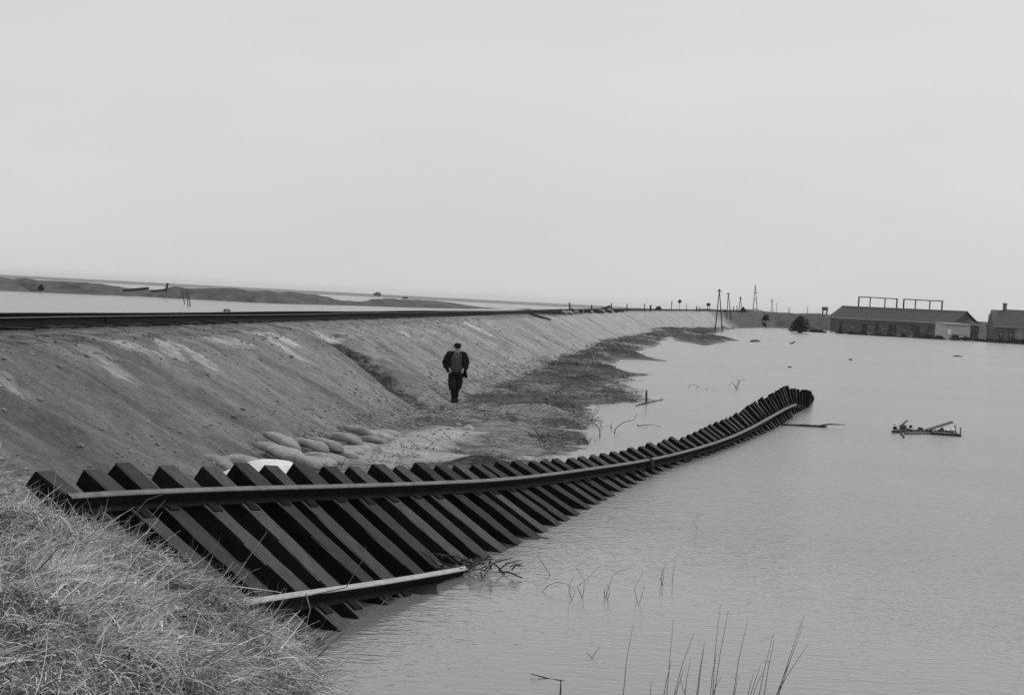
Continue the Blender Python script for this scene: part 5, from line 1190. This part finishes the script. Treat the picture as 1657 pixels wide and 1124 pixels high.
# open coat: a shell with the front gap between angles -90+g and 270-g
rings = []
for z_, rx, ry, g_, fl in [(1.43, .105, .085, 34, 0), (1.40, .185, .11, 34, 0), (1.35, .245, .14, 36, 0), (1.24, .275, .17, 42, 0), (1.10, .28, .18, 47, .01), (.95, .28, .185, 52, .04), (.82, .285, .19, 58, .09), (.69, .29, .19, 62, .16)]:
    n_ = 26; row = []
    for t in np.linspace(R(-90 + g_), R(270 - g_), n_):
        cx_2, sy_2 = math.cos(t), math.sin(t); f_ = 1 + (fl * 1.4 if cx_2 > 0 else -fl * .5) * abs(cx_2)
        zz = z_ + (.13 * sstep(.1, .9, -cx_2) if z_ < .9 else 0)           # the right-hand skirt is pulled up by the pocketed hand
        row.append((rx * cx_2 * f_ + .004 * math.sin(9 * t), ry * sy_2 * (1 + .02 * math.sin(7 * t)), zz))
    rings.append(row)
cloth('coat', rings, 'coat', closed=False, sol=.02)
for s_ in (-1, 1):
    mb = MB(); mb.tube([(s_ * .12, 0, 1.36), (s_ * .19, .005, 1.325), (s_ * .265, .04, 1.20), (s_ * .310, .075, 1.08), (s_ * .285, .02, .99), (s_ * .215, -.07, .925)], [.085, .110, .102, .092, .084, .066], 12); mb.build('sleeve', MT['coat'], man, True)
# baggy breeches
cloth('waist', [ringe((0, 0, .74), .185, .145), ringe((0, 0, .80), .180, .142), ringe((0, 0, .90), .168, .130)], 'breeches')
for s_ in (-1, 1):
    fw = -.18 if s_ < 0 else .12
    cloth('breeches_leg', [ringe((s_ * .085, 0, .86), .100, .125), ringe((s_ * .095, .0, .72), .112, .130, wob=.02), ringe((s_ * .102, fw * .5 - .01, .56), .112, .125, wob=.03, ph=1), ringe((s_ * .100, fw * .8 - .02, .44), .108, .118, wob=.04, ph=2), ringe((s_ * .092, fw * .9 - .01, .36), .088, .098, wob=.03), ringe((s_ * .078, fw * .95, .31), .060, .066)], 'breeches')
    cloth('gaiter', [ringe((s_ * .078, fw * .95, .34), .058, .062), ringe((s_ * .070, fw, .24), .060, .064), ringe((s_ * .063, fw, .12), .050, .056), ringe((s_ * .060, fw - .005, .03), .056, .075)], 'boot', sol=.010)
    mb = MB(); mb.loft([[(s_ * .062 + x_ * w_, fw + y_, z_ * h_) for x_, z_ in ((-1, 0), (1, 0), (1, .6), (.6, 1), (-.6, 1), (-1, .6))] for y_, w_, h_ in ((.105, .038, .09), (.07, .050, .13), (-.03, .055, .13), (-.12, .060, .085), (-.19, .045, .055), (-.225, .02, .04))]); mb.build('boot', MT['boot'], man, True)
# flat cap, ears, eyes
mb = MB(); mb.loft([ringe((0, -.125, 1.540), .088, .104, 18), ringe((0, -.13, 1.565), .104, .120, 18), ringe((0, -.13, 1.610), .102, .120, 18), ringe((0, -.12, 1.645), .080, .098, 18), ringe((0, -.11, 1.655), .03, .04, 18)]); cp = mb.build('cap', MT['breeches'], man, True)
mb = MB(); mb.loft([[(x_, -.195 - y_ * d_, 1.548 - d_ * .5 - .25 * x_ * x_ + t_) for x_, y_, t_ in ((-.075, .3, 0), (-.04, .85, 0), (0, 1, 0), (.04, .85, 0), (.075, .3, 0), (.075, .3, .012), (.04, .85, .012), (0, 1, .012), (-.04, .85, .012), (-.075, .3, .012))] for d_ in (0.0, .035, .07)]); mb.build('visor', MT['breeches'], cp, True)
for s_ in (-1, 1):
    mb = MB(); mb.loft([ringe((s_ * .083, -.115, 1.475), .010, .018, 8), ringe((s_ * .088, -.113, 1.495), .012, .024, 8), ringe((s_ * .086, -.11, 1.518), .008, .018, 8)]); mb.build('ear', MT['skin'], man, True)
    v, f = blob(random.Random(3), .011, 1.0); o = mesh('eye', v, f, MT['opening'], man); o.location = (s_ * .030, -.211, 1.505)
    mb = MB(); mb.bar((s_ * .014, -.216, 1.522), (s_ * .050, -.205, 1.522), .008, .008); mb.build('eyebrow', MT['breeches'], man)
mb = MB(); mb.bar((-.024, -.214, 1.440), (.024, -.214, 1.440), .006, .006); mb.build('mouth', MT['opening'], man)
